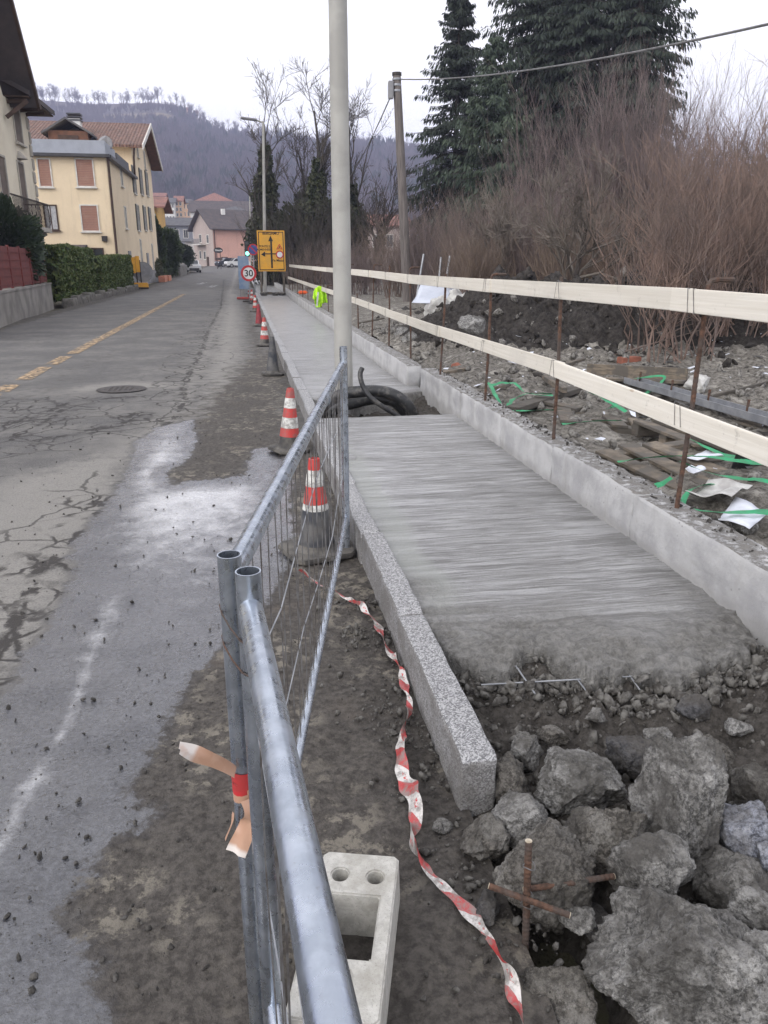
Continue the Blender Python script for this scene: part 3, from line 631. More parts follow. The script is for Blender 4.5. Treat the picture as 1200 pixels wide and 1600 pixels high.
# ================================================================== low concrete wall behind the pavement
def build_walls():
    g = 'cast concrete edging walls along the pavement'
    t = thing('concrete_wall', 'low concrete wall with soil on top beside the freshly brushed slab in front of the conduits', 'wall', (2.08, 5, 0), g)
    ed = [1.2, 3.62, 4.75, 5.85, 7.05, 8.80]
    for i, (a, b) in enumerate(zip(ed[:-1], ed[1:])):
        V, f = rough_box((1.965+.006*math.sin(i*3), a+.002, -.15), (2.145, b-.002, .40+.006*math.sin(i*2.1)), 14, .008, 14., 90+i)
        mesh_from('wall_section', V, f, M['wall'], t, smooth=True)
    t = thing('concrete_wall', 'long low concrete wall running on behind the lamp post towards the yellow sign', 'wall', (2.18, 20, 0), g)
    ed = [9.15, 11.4, 13.7, 16, 18.5, 21, 24, 27, 30, 34, 38, 44, 52]
    for i, (a, b) in enumerate(zip(ed[:-1], ed[1:])):
        z0 = float(road_z(b))
        V, f = rough_box((1.87+.008*math.sin(i*3)+.0025*(a-9), a+.003, -.15), (2.06+.0025*(a-9), b-.003, .40+z0), 5, .005, 6., 120+i)
        mesh_from('wall_section', V, f, M['wall'], t, smooth=True)
build_walls()

# ================================================================== board rail on rebar posts
def build_rail():
    t = thing('guard_rail', 'long rail of two pale boards wired to rusty rebar posts along the low concrete wall', 'rail', (2.05, 3.4, .4))
    UP = ([1.0, 2.85, 3.39, 4.33, 4.94, 6.56, 9.78, 14.8, 17.9, 37.6, 50], [1.42, 1.433, 1.441, 1.449, 1.444, 1.427, 1.422, 1.46, 1.456, 1.52, 1.6])
    LO = ([1.0, 2.72, 3.4, 4.95, 6.57, 9.75, 14.88, 18.07, 24.2, 38, 50], [.85, .90, .924, .936, .918, .918, .946, .959, .965, .985, 1.05])
    def xoff(y): return 2.02+.002*max(y-8, 0)
    for tab, br in ((UP, [1.3, 3.46, 6.5, 9.8, 13., 16.2, 20, 24, 28, 32, 36.5]), (LO, [1.2, 4.9, 8.2, 11.5, 15, 18.2, 22, 26, 30, 34, 38])):
        for i, (a, b) in enumerate(zip(br[:-1], br[1:])):
            za, zb = np.interp(a, *tab)-.0525, np.interp(b, *tab)-.0525; k = .013*(i % 2)
            MB().bar((xoff(a)+k, a-.08, za), (xoff(b)+k, b+.08, zb), .024, .105).build('board', M['board'], t, bevel=.003)
    ys = [1.75, 3.36, 4.95, 6.55, 8.22, 9.8, 11.4, 13., 14.6, 16.2, 18, 20, 22, 24, 26.5, 29, 32, 35, 38]
    for i, y in enumerate(ys):
        x = 2.06+.002*max(y-8, 0); lean = .035*math.sin(i*2.1)+.01; zt = 1.0+.5*(i % 3 != 2); zt = [1.5, 1.475, 1.47, 1.46, 1.45, 1.5][i] if i < 6 else zt+.03
        pts = [(x-.005, y-.02*math.cos(i), .33), (x+lean*.5, y, .9), (x+lean, y+.02, zt-.02)]
        pts += [(x+lean+.012, y+.02, zt), (x+lean+.04, y+.022, zt+.006), (x+lean+.13, y+.03, zt+.004)] if i % 2 else [(x+lean, y+.02, zt)]
        fine = []
        for a, b in zip(pts[:-1], pts[1:]):
            m_ = max(2, int((Vector(b)-Vector(a)).length/.012)) if i < 5 else 3
            fine += [Vector(a).lerp(Vector(b), k/m_) for k in range(m_)]
        fine.append(Vector(pts[-1]))
        rr = [.0115+(.0014 if k % 2 else 0) for k in range(len(fine))]
        MB().tube(fine, rr, 7).build('post', M['rust'], t, smooth=False)
        if i < 12:
            for tab in (UP, LO):
                z = float(np.interp(y, *tab)); xo = xoff(y)
                if z > zt: continue
                for dy in (-.03, .02):
                    s = .02*math.sin(i*5+dy*90)
                    MB().tube([(xo-.016, y+dy+s, z+.004), (xo-.017, y+dy-s, z-.109), (xo+.06, y+dy*.4, z-.08), (xo+.06, y+dy*.4, z-.03), (xo-.016, y+dy+s, z+.004)], .0016, 4).build('tie_wire', M['wire'], t)
build_rail()

# ================================================================== tubular fence panels
def fence(name, label, A, B, zr, zp, nW, bend, bz):
    A, B = Vector(A), Vector(B); u = (B-A).normalized(); t = thing(name, label, 'fence panel', A, 'galvanised site fence panels')
    for Pp, zt in ((A, zp[0]), (B, zp[1])):
        m = MB(); n = 20; ro, ri = .0205, .0182
        for r in (ro,):
            m.lathe([(ro, 0), (ro, zt), (ri, zt), (ri, zt-.15)], Pp, n, False)
        m.build('post', M['galv'], t, smooth=True)
    a, b = A+u*.018, B-u*.02
    if bend:
        pts = [a+Vector((0, 0, zr)), B-u*.22+Vector((0, 0, zr+.01)), B-u*.13+Vector((0, 0, zr+.012)), B-u*.07+Vector((0, 0, zr+.004)), B-u*.015+Vector((0, 0, zr-.002))]
        pts = [pts[0]]+[pts[0].lerp(pts[1], k/6) for k in range(1, 6)]+pts[1:]
    else: pts = [a.lerp(b, k/8)+Vector((0, 0, zr)) for k in range(9)]
    MB().tube(pts, .0200, 18).build('top_rail', M['galv'], t, smooth=True)
    MB().tube([a+Vector((0, 0, bz)), B-u*.15+Vector((0, 0, bz)), B-u*.06+Vector((0, 0, bz+.01)), b+Vector((0, 0, bz+.004))], .0145, 12).build('bottom_rail', M['galv'], t, smooth=True)
    if bend:
        c = A.lerp(B, .62)+Vector((0, 0, zr)); MB().tube([c-u*.02, c+u*.02], .0235, 14).build('joint_collar', M['galv'], t, smooth=True)
    for k in range(1, nW):
        p = A.lerp(B, k/nW); wob = .006*math.sin(k*4.1)
        MB().tube([p+Vector((0, 0, bz)), p+Vector((wob, .004, (bz+zr)/2)), p+Vector((0, 0, zr))], .0021, 4).build('wire', M['wire'], t)
    for z, dz in ((.46, .03), (.80, -.04)):
        MB().tube([A.lerp(B, k/6)+Vector((.006*math.sin(k*2), 0, z+dz*math.sin(k*1.3))) for k in range(7)], .002, 4).build('wire', M['galv_dull'], t)
    return t
def build_fences():
    f1 = fence('mesh_fence', 'galvanised fence panel with thin vertical wires reaching along the kerb past the cones', (-.047, 1.243, 0), (.497, 4.07, 0), 1.045, (1.085, 1.14), 30, True, .20)
    f2 = fence('mesh_fence', 'galvanised fence panel with the thick top tube running over the hollow concrete block', (-.016, 1.15, 0), (.158, -1.3, 0), 1.03, (1.09, 1.09), 24, False, .20)
    # binding wires round the two posts
    for z, k in ((.985, 0), (.93, .4)):
        m = MB(); c = Vector((-.031, 1.196, z)); pts = []
        for i in range(17):
            a = i/16*2*math.pi; d = Vector((math.cos(a), math.sin(a), 0)); u = Vector((.31, -.95, 0))
            pts.append(c+d*.024+u*(.05 if d.dot(u) > 0 else -.05)*min(1, abs(d.dot(u))*2)+Vector((0, 0, .012*math.sin(a+k))))
        m.tube(pts, .0016, 5).build('binding_wire', M['rust'], f1)
build_fences()

# ================================================================== hollow concrete fence feet
def build_blocks():
    def block(name, label, A, ang, L, Wd, hh, broken=False):
        t = thing(name, label, 'concrete block', A, 'concrete fence feet')
        bm = bmesh.new()
        # outline in plan with holes: grid of cells, holes cut with polygons via triangulated fill
        def rect(x0, y0, x1, y1, n=1): return [(x0, y0), (x1, y0), (x1, y1), (x0, y1)]
        def circ(cx, cy, r, n=18): return [(cx+r*math.cos(2*math.pi*i/n), cy+r*math.sin(2*math.pi*i/n)) for i in range(n)]
        w = Wd/2; c_ = .012
        outer = [(-w+c_, 0), (w-c_, 0), (w, c_), (w, L-c_), (w-c_, L), (-w+c_, L), (-w, L-c_), (-w, c_)]
        if broken: outer = [(-w+.01, .03), (-.02, .0), (.035, .05), (w, .02), (w, L-c_), (w-c_, L), (-w+c_, L), (-w, L-c_)]
        holes = [circ(-.043, L-.075, .0205), circ(.043, L-.075, .0205)]
        holes.append([(-w+.035, L-.31), (w-.035, L-.31), (w-.035, L-.135), (-w+.035, L-.135)][::1])
        if L > .4: holes.append(circ(0, L-.36, .026))
        if L > .55: holes.append(circ(0, .1, .026))
        es = []
        for lp in [outer]+holes:
            vs = [bm.verts.new((x, y, hh)) for x, y in lp]; es += [bm.edges.new((vs[i], vs[(i+1) % len(vs)])) for i in range(len(vs))]
        bmesh.ops.triangle_fill(bm, edges=es, use_beauty=True)
        top = bm.faces[:]
        r = bmesh.ops.extrude_face_region(bm, geom=top); 
        for v in [g for g in r['geom'] if isinstance(g, bmesh.types.BMVert)]: v.co.z = 0
        bmesh.ops.recalc_face_normals(bm, faces=bm.faces[:])
        bmesh.ops.bevel(bm, geom=[e for e in bm.edges if e.calc_face_angle(0) > 1.2], offset=.004, segments=2, affect='EDGES')
        R = Matrix.Rotation(ang, 3, 'Z')
        for v in bm.verts:
            p = v.co.copy(); s = 1+.04*(1-p.z/hh); p.x *= s; p = R @ p
            v.co = p
        me = bpy.data.meshes.new('body'); bm.to_mesh(me); bm.free(); me.materials.append(M['block'])
        link(bpy.data.objects.new('body', me), t); return t
    a = P(625, 1338, .13); b = P(506, 1330, .13); c = P(600, 1555, .13)
    u = Vector((a.x-c.x, a.y-c.y, 0)); ang = -math.atan2(u.x, u.y); L = .46
    mid = (a+b)/2; A = mid-Vector((math.sin(-ang)*L, math.cos(ang)*L, 0)); A.z = .004
    block('ballast_block', 'pale hollow concrete fence foot with two round holes at its end under the top tube', A, ang, L, .19, .128, False)
    A2 = P(560, 1790, .0); block('ballast_block', 'broken concrete fence foot lying against the hollow one beside the fence', (A2.x-.035, .885, .004), ang-.10, .24, .18, .105, True)
build_blocks()

# ================================================================== cones
def cone_mesh(kind):
    t = thing('traffic_cone', '', 'cone')
    hh = .54; r0, r1 = (.105 if kind == 'dark' else .098), .03
    def rr(z): return r0+(r1-r0)*(z-.03)/(hh-.03)
    def seg(name, a, b, mat, off=0.):
        MB().lathe([(rr(a)+off, a), (rr((a+b)/2)+off, (a+b)/2), (rr(b)+off, b)], n=22, cap=False).build(name, mat, t, smooth=True, fix=False)
    b = MB(); q = .185 if kind == 'dark' else .155; poly = [(q-.05, -q), (q, -q+.05), (q, q-.05), (q-.05, q), (-q+.05, q), (-q, q-.05), (-q, -q+.05), (-q+.05, -q)]
    b.prism(poly, 2, 0., .028); b.lathe([(r0+.03, .026), (r0+.008, .045), (r0, .06)], n=22, cap=False); b.build('base', M['rubber'], t, bevel=.006)
    if kind == 'stripe':
        seg('skirt', .05, .13, M['rubber']); zs = [.13, .205, .295, .375, .46, hh]; ms = ['cone_red', 'cone_white', 'cone_red', 'cone_white', 'cone_red']
        for i in range(5): seg('band', zs[i], zs[i+1], M[ms[i]], .0015 if i % 2 else 0)
    elif kind == 'dark':
        seg('skirt', .05, .255, M['cone_black']); zs = [.255, .29, .39, .48, hh]; ms = ['cone_white', 'cone_red', 'cone_white', 'cone_red']
        for i in range(4): seg('band', zs[i], zs[i+1], M[ms[i]], .0015 if i % 2 == 0 else 0)
    else: seg('body', .05, hh, M[kind])
    MB().lathe([(r1+.001, hh-.004), (r1, hh), (r1-.006, hh+.002), (r1-.008, hh-.05)], n=20, cap=False).build('top_rim', M['cone_red' if kind in ('stripe', 'dark') else kind], t, smooth=True, fix=False)
    return t
def build_cones():
    g = 'traffic cones standing along the kerb'
    prot = {}
    spots = [((452, 704), 'stripe', 'dusty red and white striped cone standing by the kerb beyond the wire fence', (.02, .05), .5),
             ((495, 862), 'dark', 'traffic cone with red and white top and black lower half behind the fence wires', (.0, .0), .3),
             ((436, 585), 'cone_black', 'plain black cone without stripes standing tight against the kerb', (0, .03), .1),
             ((417, 540), 'stripe', 'striped cone standing between the plain black cone and the dark red cone', (0, .02), .2),
             ((409, 509), 'cone_maroon', 'plain dark red cone without stripes beside the kerb', (0, .0), .1),
             ((399, 487), 'stripe', 'striped cone beside the kerb just past the plain dark red cone', (.03, .0), .9),
             ((393.5, 474), 'stripe', 'striped cone nearest to the foot of the thirty sign', (0, .04), .4),
             ((390, 467), 'stripe', 'small striped cone at the end of the row by the yellow sign', (0, .0), .7)]
    for (px, py), k, lab, (tx, ty), rz in spots:
        p = P(px, py, 0); p.x = min(p.x, .36)
        if k not in prot: prot[k] = o = cone_mesh(k)
        else: o = copy_tree(prot[k])
        o.location = (p.x, p.y, .002); o.rotation_euler = (tx, ty, rz); tag(o, lab, 'cone', g)
build_cones()

# ================================================================== poles, conduits
def build_poles():
    b = Vector((1.0, 8.20, -.1)); t = thing('lamp_post', 'thick pale grey lamp post rising out of the gap between the concrete slabs', 'lamp post', (b.x, b.y, 0))
    MB().tube([b, b+Vector((0, 0, 3.5)), b+Vector((0, 0, 9.2))], [.096, .088, .072], 28).build('pole', M['pole_concrete'], t, smooth=True)
    MB().tube([(1, 8.2, 9.05), (.4, 8.1, 9.25), (-.6, 8., 9.3)], .035, 10).build('arm', M['pole_concrete'], t, smooth=True)
    MB().box((-.8, 8., 9.3), (.7, .25, .08)).build('lamp_head', M['grey'], t, bevel=.02)
    m = MB(); m.lathe([(.1, .0), (.104, .03), (.1, .1)], (1., 8.2, .02), 24, False); m.build('collar', M['wall'], t, smooth=True)
    # corrugated conduits
    def corr(name, lab, pts, r, gp):
        # Catmull-Rom
        q = [Vector(p) for p in pts]; q = [2*q[0]-q[1]]+q+[2*q[-1]-q[-2]]; out = []
        for i in range(1, len(q)-2):
            n = max(6, int((q[i+1]-q[i]).length/.009))
            for k in range(n):
                s = k/n; a, b_, c, d = q[i-1], q[i], q[i+1], q[i+2]
                out.append(.5*((2*b_)+(c-a)*s+(2*a-5*b_+4*c-d)*s*s+(3*b_-a-3*c+d)*s**3))
        out.append(q[-2]); rad = [r*(1. if k % 2 else .95) for k in range(len(out))]
        o = MB().tube(out, rad, 16).build(name, M['conduit'], None, smooth=True); tag(o, lab, 'conduit', gp); return o
    g = 'black corrugated conduits in the gap'
    Y = 7.78
    corr('conduit', 'thick black corrugated conduit arching out of the soil beside the lamp post', [D(470, 690, 8.05), D(500, 640, 8.0), D(530, 618, 7.95), D(560, 612, 7.9), D(590, 611, 7.85), D(615, 617, 7.8), D(634, 630, 7.78), D(644, 648, 7.78), D(650, 685, 7.8)], .062, g)
    corr('conduit', 'thick black corrugated conduit lying lower under the arched one', [D(480, 685, 8.2), D(520, 642, 8.15), D(555, 630, 8.1), D(585, 624, 8.05), D(615, 628, 8.0), D(640, 652, 8.)], .058, g)
    corr('conduit', 'thin black hose curling up its free end above the thick conduits', [D(566, 575, 7.72), D(563, 583, 7.7), D(564, 594, 7.68), D(569, 607, 7.66), D(580, 622, 7.62), D(596, 634, 7.6), D(612, 644, 7.6), D(635, 660, 7.6)], .026, g)
    # telegraph pole
    base = Vector((5.45, 26.5, .2)); t = thing('telegraph_pole', 'weathered wooden telegraph pole with cables behind the dirt mound', 'pole', base)
    top = D(620, 118, 26.5)
    MB().tube([base, base.lerp(top, .5), top], [.165, .145, .125], 18).build('pole', M['pole_wood'], t, smooth=True)
    MB().box(top+Vector((-.2, -.06, -.42)), (.16, .16, .5)).build('junction_box', M['grey'], t, bevel=.02)
    for z in (-.14, -.3, -.46): MB().lathe([(.14, 0), (.145, .03), (.14, .06)], top+Vector((0, 0, z)), 16, False).build('band', M['galv_dull'], t, smooth=True)
    MB().lathe([(.15, 0), (.15, .08), (.05, .1)], top, 16).build('cap', M['dark_metal'], t)
    # cables
    def cable(lab, a, b, sag, r, pts=None):
        a, b = Vector(a), Vector(b); q = [a.lerp(b, k/40)-Vector((0, 0, sag*4*(k/40)*(1-k/40))) for k in range(41)] if not pts else pts
        tag(MB().tube(q, r, 6).build('overhead_cable', M['cable'], None, smooth=True), lab, 'cable', 'overhead cables')
    e = D(1330, 8, 9.); a = top+Vector((.12, -.1, -.12))
    cable('thick twisted overhead cable running from the telegraph pole across the dark firs', a, e, .22, .017)
    e2 = D(540, 300, 46.); cable('thin cable dropping from the telegraph pole towards the ivy covered trees', top+Vector((-.2, 0, -.6)), D(536, 290, 44.), .25, .018)
    # wind the twisted wire
    # far lamp posts
    for (px, pt, pb, Y, lab, rr) in ((412.5, 190, 452, 40., 'slim grey street lamp behind the yellow detour sign', .085), (391, 297, 415, 88., 'far street lamp standing in front of the pink house', .09)):
        bz = float(road_z(Y))+.12; tp = D(px-1.2, pt, Y); bx = D(px+1.5, pb, Y).x
        t = thing('street_lamp', lab, 'street lamp', (bx, Y, bz), 'street lamps along the pavement')
        MB().tube([(bx, Y, bz), ((bx+tp.x)/2, Y, (tp.z+bz)/2), tp], [rr, rr*.85, rr*.65], 14).build('pole', M['pole_concrete'], t, smooth=True)
        MB().tube([tp-Vector((0, 0, .05)), tp+Vector((-.35, 0, .06))], .035, 8).build('arm', M['pole_concrete'], t)
        MB().box(tp+Vector((-.65, 0, .09)), (.75, .3, .09), Matrix.Rotation(.1, 3, 'Y')).build('lamp_head', M['grey'], t, bevel=.03)
build_poles()
# ================================================================== rocks
_ico = {}
def ico(sub):
    if sub not in _ico:
        bm = bmesh.new(); bmesh.ops.create_icosphere(bm, subdivisions=sub, radius=1.)
        _ico[sub] = (np.array([v.co[:] for v in bm.verts]), np.array([[v.index for v in f.verts] for f in bm.faces])); bm.free()
    return _ico[sub]
def rock_shape(sub, seed, size, planes=9, rough=.16, cut=(.55, .9)):
    r = np.random.default_rng(seed); V, Fc = ico(sub); V = V.copy()
    for _ in range(planes):
        d = r.normal(size=3); d /= np.linalg.norm(d); c = r.uniform(*cut); k = V @ d
        V = V-np.maximum(k-c, 0)[:, None]*d[None, :]
    V = V/np.abs(V).max(0)
    o = seed*3.7
    n1 = fbm(V[:, 0]*1.7+o, V[:, 1]*1.7, V[:, 2]*1.7, seed, 3); n2 = fbm(V[:, 0]*5+o, V[:, 1]*5, V[:, 2]*5, seed+5, 5, .68)
    rid = 1-np.abs(fbm(V[:, 0]*3+o, V[:, 1]*3, V[:, 2]*3, seed+9, 3))
    L = np.linalg.norm(V, axis=1, keepdims=True)
    V = V*(1+rough*(.6*n1+.42*n2-.35*rid+.2)[:, None]/np.maximum(L, .4)*.8)
    return V*np.array(size)[None, :], Fc
def rotm(rx, ry, rz): return np.array((Matrix.Rotation(rz, 3, 'Z') @ Matrix.Rotation(ry, 3, 'Y') @ Matrix.Rotation(rx, 3, 'X')))
def build_rocks():
    # (px centre, py centre, half width px, half height px, depth m, z centre, material, label, rot, sub)
    L = [
     (1068, 1500, 142, 108, .2, .10, 'rock_grey', 'largest grey boulder with a pale crust on its side in front of the pile', (.1, .1, .3), 6),
     (1064, 1262, 66, 112, .13, .16, 'rock_grey', 'tall upright boulder standing above the brown slab rock', (.15, .12, .2), 6),
     (900, 1222, 70, 66, .13, .10, 'rock_concrete', 'rough concrete lump with a rusty brown streak facing the kerb end', (.2, -.2, .5), 6),
     (948, 1308, 62, 72, .10, .11, 'rock_brown', 'smooth brown slab rock wedged between the upright boulder and the rusty rebar', (.1, .2, .1), 6),
     (1014, 1360, 60, 60, .11, .13, 'rock_grey', 'rounded grey rock with a pale top behind the largest boulder', (.0, .3, .9), 5),
     (852, 1366, 84, 78, .13, .06, 'rock_brown', 'broad muddy rock right behind the rusty rebar cross', (.1, .0, .3), 6),
     (820, 1276, 52, 42, .09, .05, 'rock_concrete', 'small pale concrete lump touching the end of the granite kerb', (.3, .1, .4), 5),
     (750, 1318, 44, 48, .08, .02, 'rock_brown', 'dull rounded rock beside the tape at the foot of the kerb', (.1, .1, .8), 5),
     (983, 1188, 42, 38, .10, .06, 'rock_dark', 'smooth dark cobble behind the concrete lump and upright boulder', (.0, .2, .5), 5),
     (1163, 1292, 44, 46, .09, .12, 'rock_blue', 'bluish white broken stone beside the upright boulder', (.3, .2, .2), 5),
     (1178, 1232, 44, 34, .10, .09, 'rock_brown', 'brown flat rock lying just behind the bluish broken stone', (.1, .1, .4), 5),
     (1146, 1376, 66, 50, .13, .09, 'rock_grey', 'muddy grey rock tucked between bluish stone and largest boulder', (.2, .0, .1), 5),
     (872, 1566, 58, 60, .11, -.05, 'rock_brown', 'muddy brown rock low in the hollow next to the vertical rebar', (.0, .1, .5), 5),
     (790, 1225, 40, 50, .10, .03, 'rock_brown', 'earthy brown block leaning on the end of the granite kerb', (.1, .3, .3), 5),
     (818, 1168, 30, 34, .07, .06, 'rock_concrete', 'pale crumbling concrete chunk on the soil in front of the steel mesh', (.2, .2, .4), 5),
     (1112, 1172, 36, 28, .09, .05, 'rock_brown', 'soil coated round rock behind the upright boulder', (.2, .1, .2), 5),
     (1082, 1107, 30, 18, .05, .08, 'rock_dark', 'flat dark shard lying on the soil near the slab end', (.5, .2, -.4), 4),
     (1192, 1500, 30, 44, .07, .16, 'rock_concrete', 'jagged pale lump pressed against the side of the largest boulder', (.4, .2, .2), 5),
     (1204, 1336, 24, 24, .06, .14, 'rock_blue', 'small bluish stone beside the larger bluish broken stone', (.1, .1, .7), 4),
     (936, 1440, 36, 30, .09, -.03, 'rock_dark', 'dark wet rock deep in the hollow behind the rebar', (.1, .1, .2), 4),
     (760, 1420, 22, 22, .05, .01, 'rock_dark', 'small round stone between the tape and the rebar cross', (.1, .1, .2), 4),
     (1180, 1420, 34, 30, .07, .13, 'rock_concrete', 'pale rounded concrete lump above the largest boulder beside muddy rock', (.1, .4, .2), 5),
     (905, 1440, 30, 26, .06, .03, 'rock_grey', 'grey rounded lump between the rebar and the largest boulder', (.3, .1, .2), 5),
     (690, 1290, 16, 14, .03, .01, 'rock_grey', 'small grey stone between the tape and the kerb foot', (.3, .1, .2), 4),
     (1030, 1150, 22, 18, .05, .07, 'rock_concrete', 'small pale lump just behind the upright boulder', (.2, .1, .6), 4),
     (930, 1120, 20, 14, .04, .06, 'rock_grey', 'small grey lump on the soil below the steel mesh', (.2, .1, .6), 4),
     (1150, 1140, 24, 16, .05, .08, 'rock_concrete', 'flat pale lump by the corner of slab and wall', (.2, .1, .6), 4),
     (870, 1150, 26, 16, .05, .05, 'rock_brown', 'small crusted stone on the soil behind the concrete lump', (.1, .1, .2), 4),
    ]
    for i, (px, py, hw, hh, dep, zc, mat, lab, rot, sub) in enumerate(L):
        c = P(px, py, zc); zz = (c-Vector((0, 0, H))).dot(Vector((SY*CT, CY*CT, -ST)))
        sx, sz = hw/F*zz, hh/F*zz*1.02
        V, Fc = rock_shape(sub, 100+i*7, (sx, max(dep, sx*.75), sz), 9 if i in (0, 1, 4, 5, 11) else 12, .2, (.6, .92) if i in (0, 1, 4, 5, 11) else (.48, .85))
        V = V @ rotm(*rot).T
        # orient so that the local x / z axes follow the picture's width / height from the eye
        A = np.array([[CY, SY*.82, SY*.2], [-SY, CY*.85, CY*.35], [0, -.35, .95]]); V = V @ A.T
        o = mesh_from('rock', V+np.array(c), Fc, M[mat], None, smooth=True); 
        o.location = (0, 0, 0); tag(o, lab, 'rock', 'rocks heaped at the end of the slab')
build_rocks()
def scatter(name, pts, sizes, mat, lab, sub=1, seed=3, flat=.75, kindcat='gravel'):
    """many small stones in one 'stuff' mesh"""
    r = np.random.default_rng(seed); var = [rock_shape(sub, 500+k, (1, 1, 1), 9, .3, (.4, .8)) for k in range(16)]
    pr = []
    for p, s in zip(pts, sizes):
        V, Fc = var[r.integers(16)]; a = r.uniform(0, 6.28); R = rotm(r.uniform(-1.5, 1.5), r.uniform(-1.5, 1.5), a)
        pr.append(((V*np.array([r.uniform(.6, 1.6), r.uniform(.7, 1.1), flat*r.uniform(.5, 1.1)])*s) @ R.T+np.asarray(p), Fc))
    V, Fc = merge(pr); o = mesh_from(name, V, Fc, mat, None, smooth=False); tag(o, lab, kindcat, kind='stuff'); return o
def build_gravel():
    r = np.random.default_rng(5)
    n = 9500; x = r.uniform(.60, 2.05, n); y = .35+2.35*r.random(n)**.9; s = .003+.019*r.random(n)**5
    keep = ~((y > 1.84) & (x < .68)) & (fbm(x*4.5, y*4.5, 0, 33) > r.uniform(-.9, .5, n)); x, y, s = x[keep], y[keep], s[keep]
    scatter('rubble_gravel', np.stack([x, y, rub_z(x, y)+s*.3], 1), s, M['pebble'], 'loose grey clods and pebbles strewn among the rocks')
    n = 2200; y = r.uniform(.9, 3.4, n); x = .55-np.abs(r.normal(0, .13, n)); s = .0025+.013*r.random(n)**4
    keep = (x > .0) & (fbm(x*5, y*5, 0, 35) > r.uniform(-.6, .6, n)); x, y, s = x[keep], y[keep], s[keep]
    m = (y < 1.84) & (r.random(len(y)) < .6); x[m] += .10
    scatter('kerb_gravel', np.stack([x, y, x*0+.002+s*.3], 1), s, M['pebble'], 'small pebbles lying along the foot of the granite kerb')
    n = 1300; px = r.uniform(-20, 470, n); py = 660+900*r.random(n)**1.7; p = np.array([P(a, b)[:] for a, b in zip(px, py)]); s = .0022+.009*r.random(n)**5
    keep = p[:, 0] < .45; scatter('road_grit', (p+np.stack([s*0, s*0, s*.3], 1))[keep], s[keep], M['dark_pebble'], 'dark grit scattered over the wet road', seed=8)
    n = 700; x = r.uniform(.7, 2., n); y = np.interp(x, [a for a, _ in EDGE], [b for _, b in EDGE])-.07+r.normal(0, .05, n); s = .004+.026*r.random(n)**3.5; scatter('slab_crumbs', np.stack([x, y, np.where(y > np.interp(x, [a for a, _ in EDGE], [b for _, b in EDGE]), .11, rub_z(x, y)+.01)+s*.2], 1), s, M['pebble'], 'crumbs of fresh concrete spilled along the ragged slab end', seed=14)
    n = 2600; x = 2.25+9*r.random(n)**1.5; y = 2.4+14*r.random(n)**1.1; s = .008+.05*r.random(n)**5*(1+y*.06)
    scatter('lot_gravel', np.stack([x, y, lot_z(x, y)+s*.25], 1), s, M['pebble'], 'small stones strewn over the dirt lot', seed=9)
    n = 1500; x = r.normal(5.6, 1.9, n); y = r.normal(12., 1.6, n); s = .010+.07*r.random(n)**4; k = (x > 2.6)
    scatter('mound_clods', np.stack([x, y, lot_z(x, y)+s*.2], 1)[k], s[k], M['dark_soil'], 'dark clods of earth covering the mound', sub=2, seed=10)
    n = 420; y = r.uniform(2.4, 8.7, n); x = 2.0+.15*r.random(n)**.6; s = .003+.012*r.random(n)**3
    scatter('wall_crumbs', np.stack([x, y, x*0+.402+s*.3], 1), s, M['dark_pebble'], 'crumbs of soil lying on top of the low wall', seed=12)
    n = 260; x = 2.3+5.5*r.random(n)**1.3; y = 2.6+7.5*r.random(n); s = .012+.05*r.random(n)**3
    V, q = [], []
    for i in range(n):
        c = np.array([x[i], y[i], float(lot_z(x[i], y[i]))+.03]); a = r.uniform(0, 6.28); u = np.array([math.cos(a), math.sin(a), r.uniform(-.3, .5)])*s[i]; v = np.array([-math.sin(a), math.cos(a), r.uniform(-.3, .5)])*s[i]*r.uniform(.3, .9)
        V += [c-u-v*.6, c+u-v, c+u*.8+v, c-u*.9+v*.8]; q.append([4*i, 4*i+1, 4*i+2, 4*i+3])
    tag(mesh_from('litter', np.array(V), np.array(q), M['paper'], None), 'tiny white scraps of litter strewn over the dirt lot', 'litter', kind='stuff')
    # pale stones on the mound and the lot that stand out one by one
    L = [(512/4.286+620, 450/4.286+400, 22, 'rock_concrete', 'rounded pale stone on the slope of the dark mound'), (1008, 552, 16, 'rock_concrete', 'pale upright stone at the right foot of the dark mound'), (855, 515, 12, 'rock_grey', 'grey stone halfway up the dark mound behind the boards'),
         (642, 528, 14, 'rock_concrete', 'white lump of concrete by the end of the far low wall'), (668, 530, 13, 'rock_concrete', 'flat pale lump beside the far low wall'), (628, 520, 12, 'rock_concrete', 'pale rubble lump leaning behind the far low wall'), (1160, 820, 22, 'rock_concrete', 'small pale stone weighing down the white paper sheet'), (712, 575, 10, 'brick', 'broken red brick on the soil behind the near wall end')]
    for i, (px, py, hw, mat, lab) in enumerate(L):
        c = PL(px, py, .03); zz = (c-Vector((0, 0, H))).length; s = hw/F*zz
        V, Fc = rock_shape(4, 900+i, (s, s*.8, s*.75), 8, .18); tag(mesh_from('stone', V+np.array(c), Fc, M[mat], None, smooth=True), lab, 'stone', 'stones standing out on the dirt lot')
    o = MB().box(PL(1008-25, 563, .05), (.3, .14, .09), Matrix.Rotation(.3, 3, 'Z')).build('brick', M['brick'], None, bevel=.01); tag(o, 'red brick lying at the foot of the dark mound', 'brick')
build_gravel()

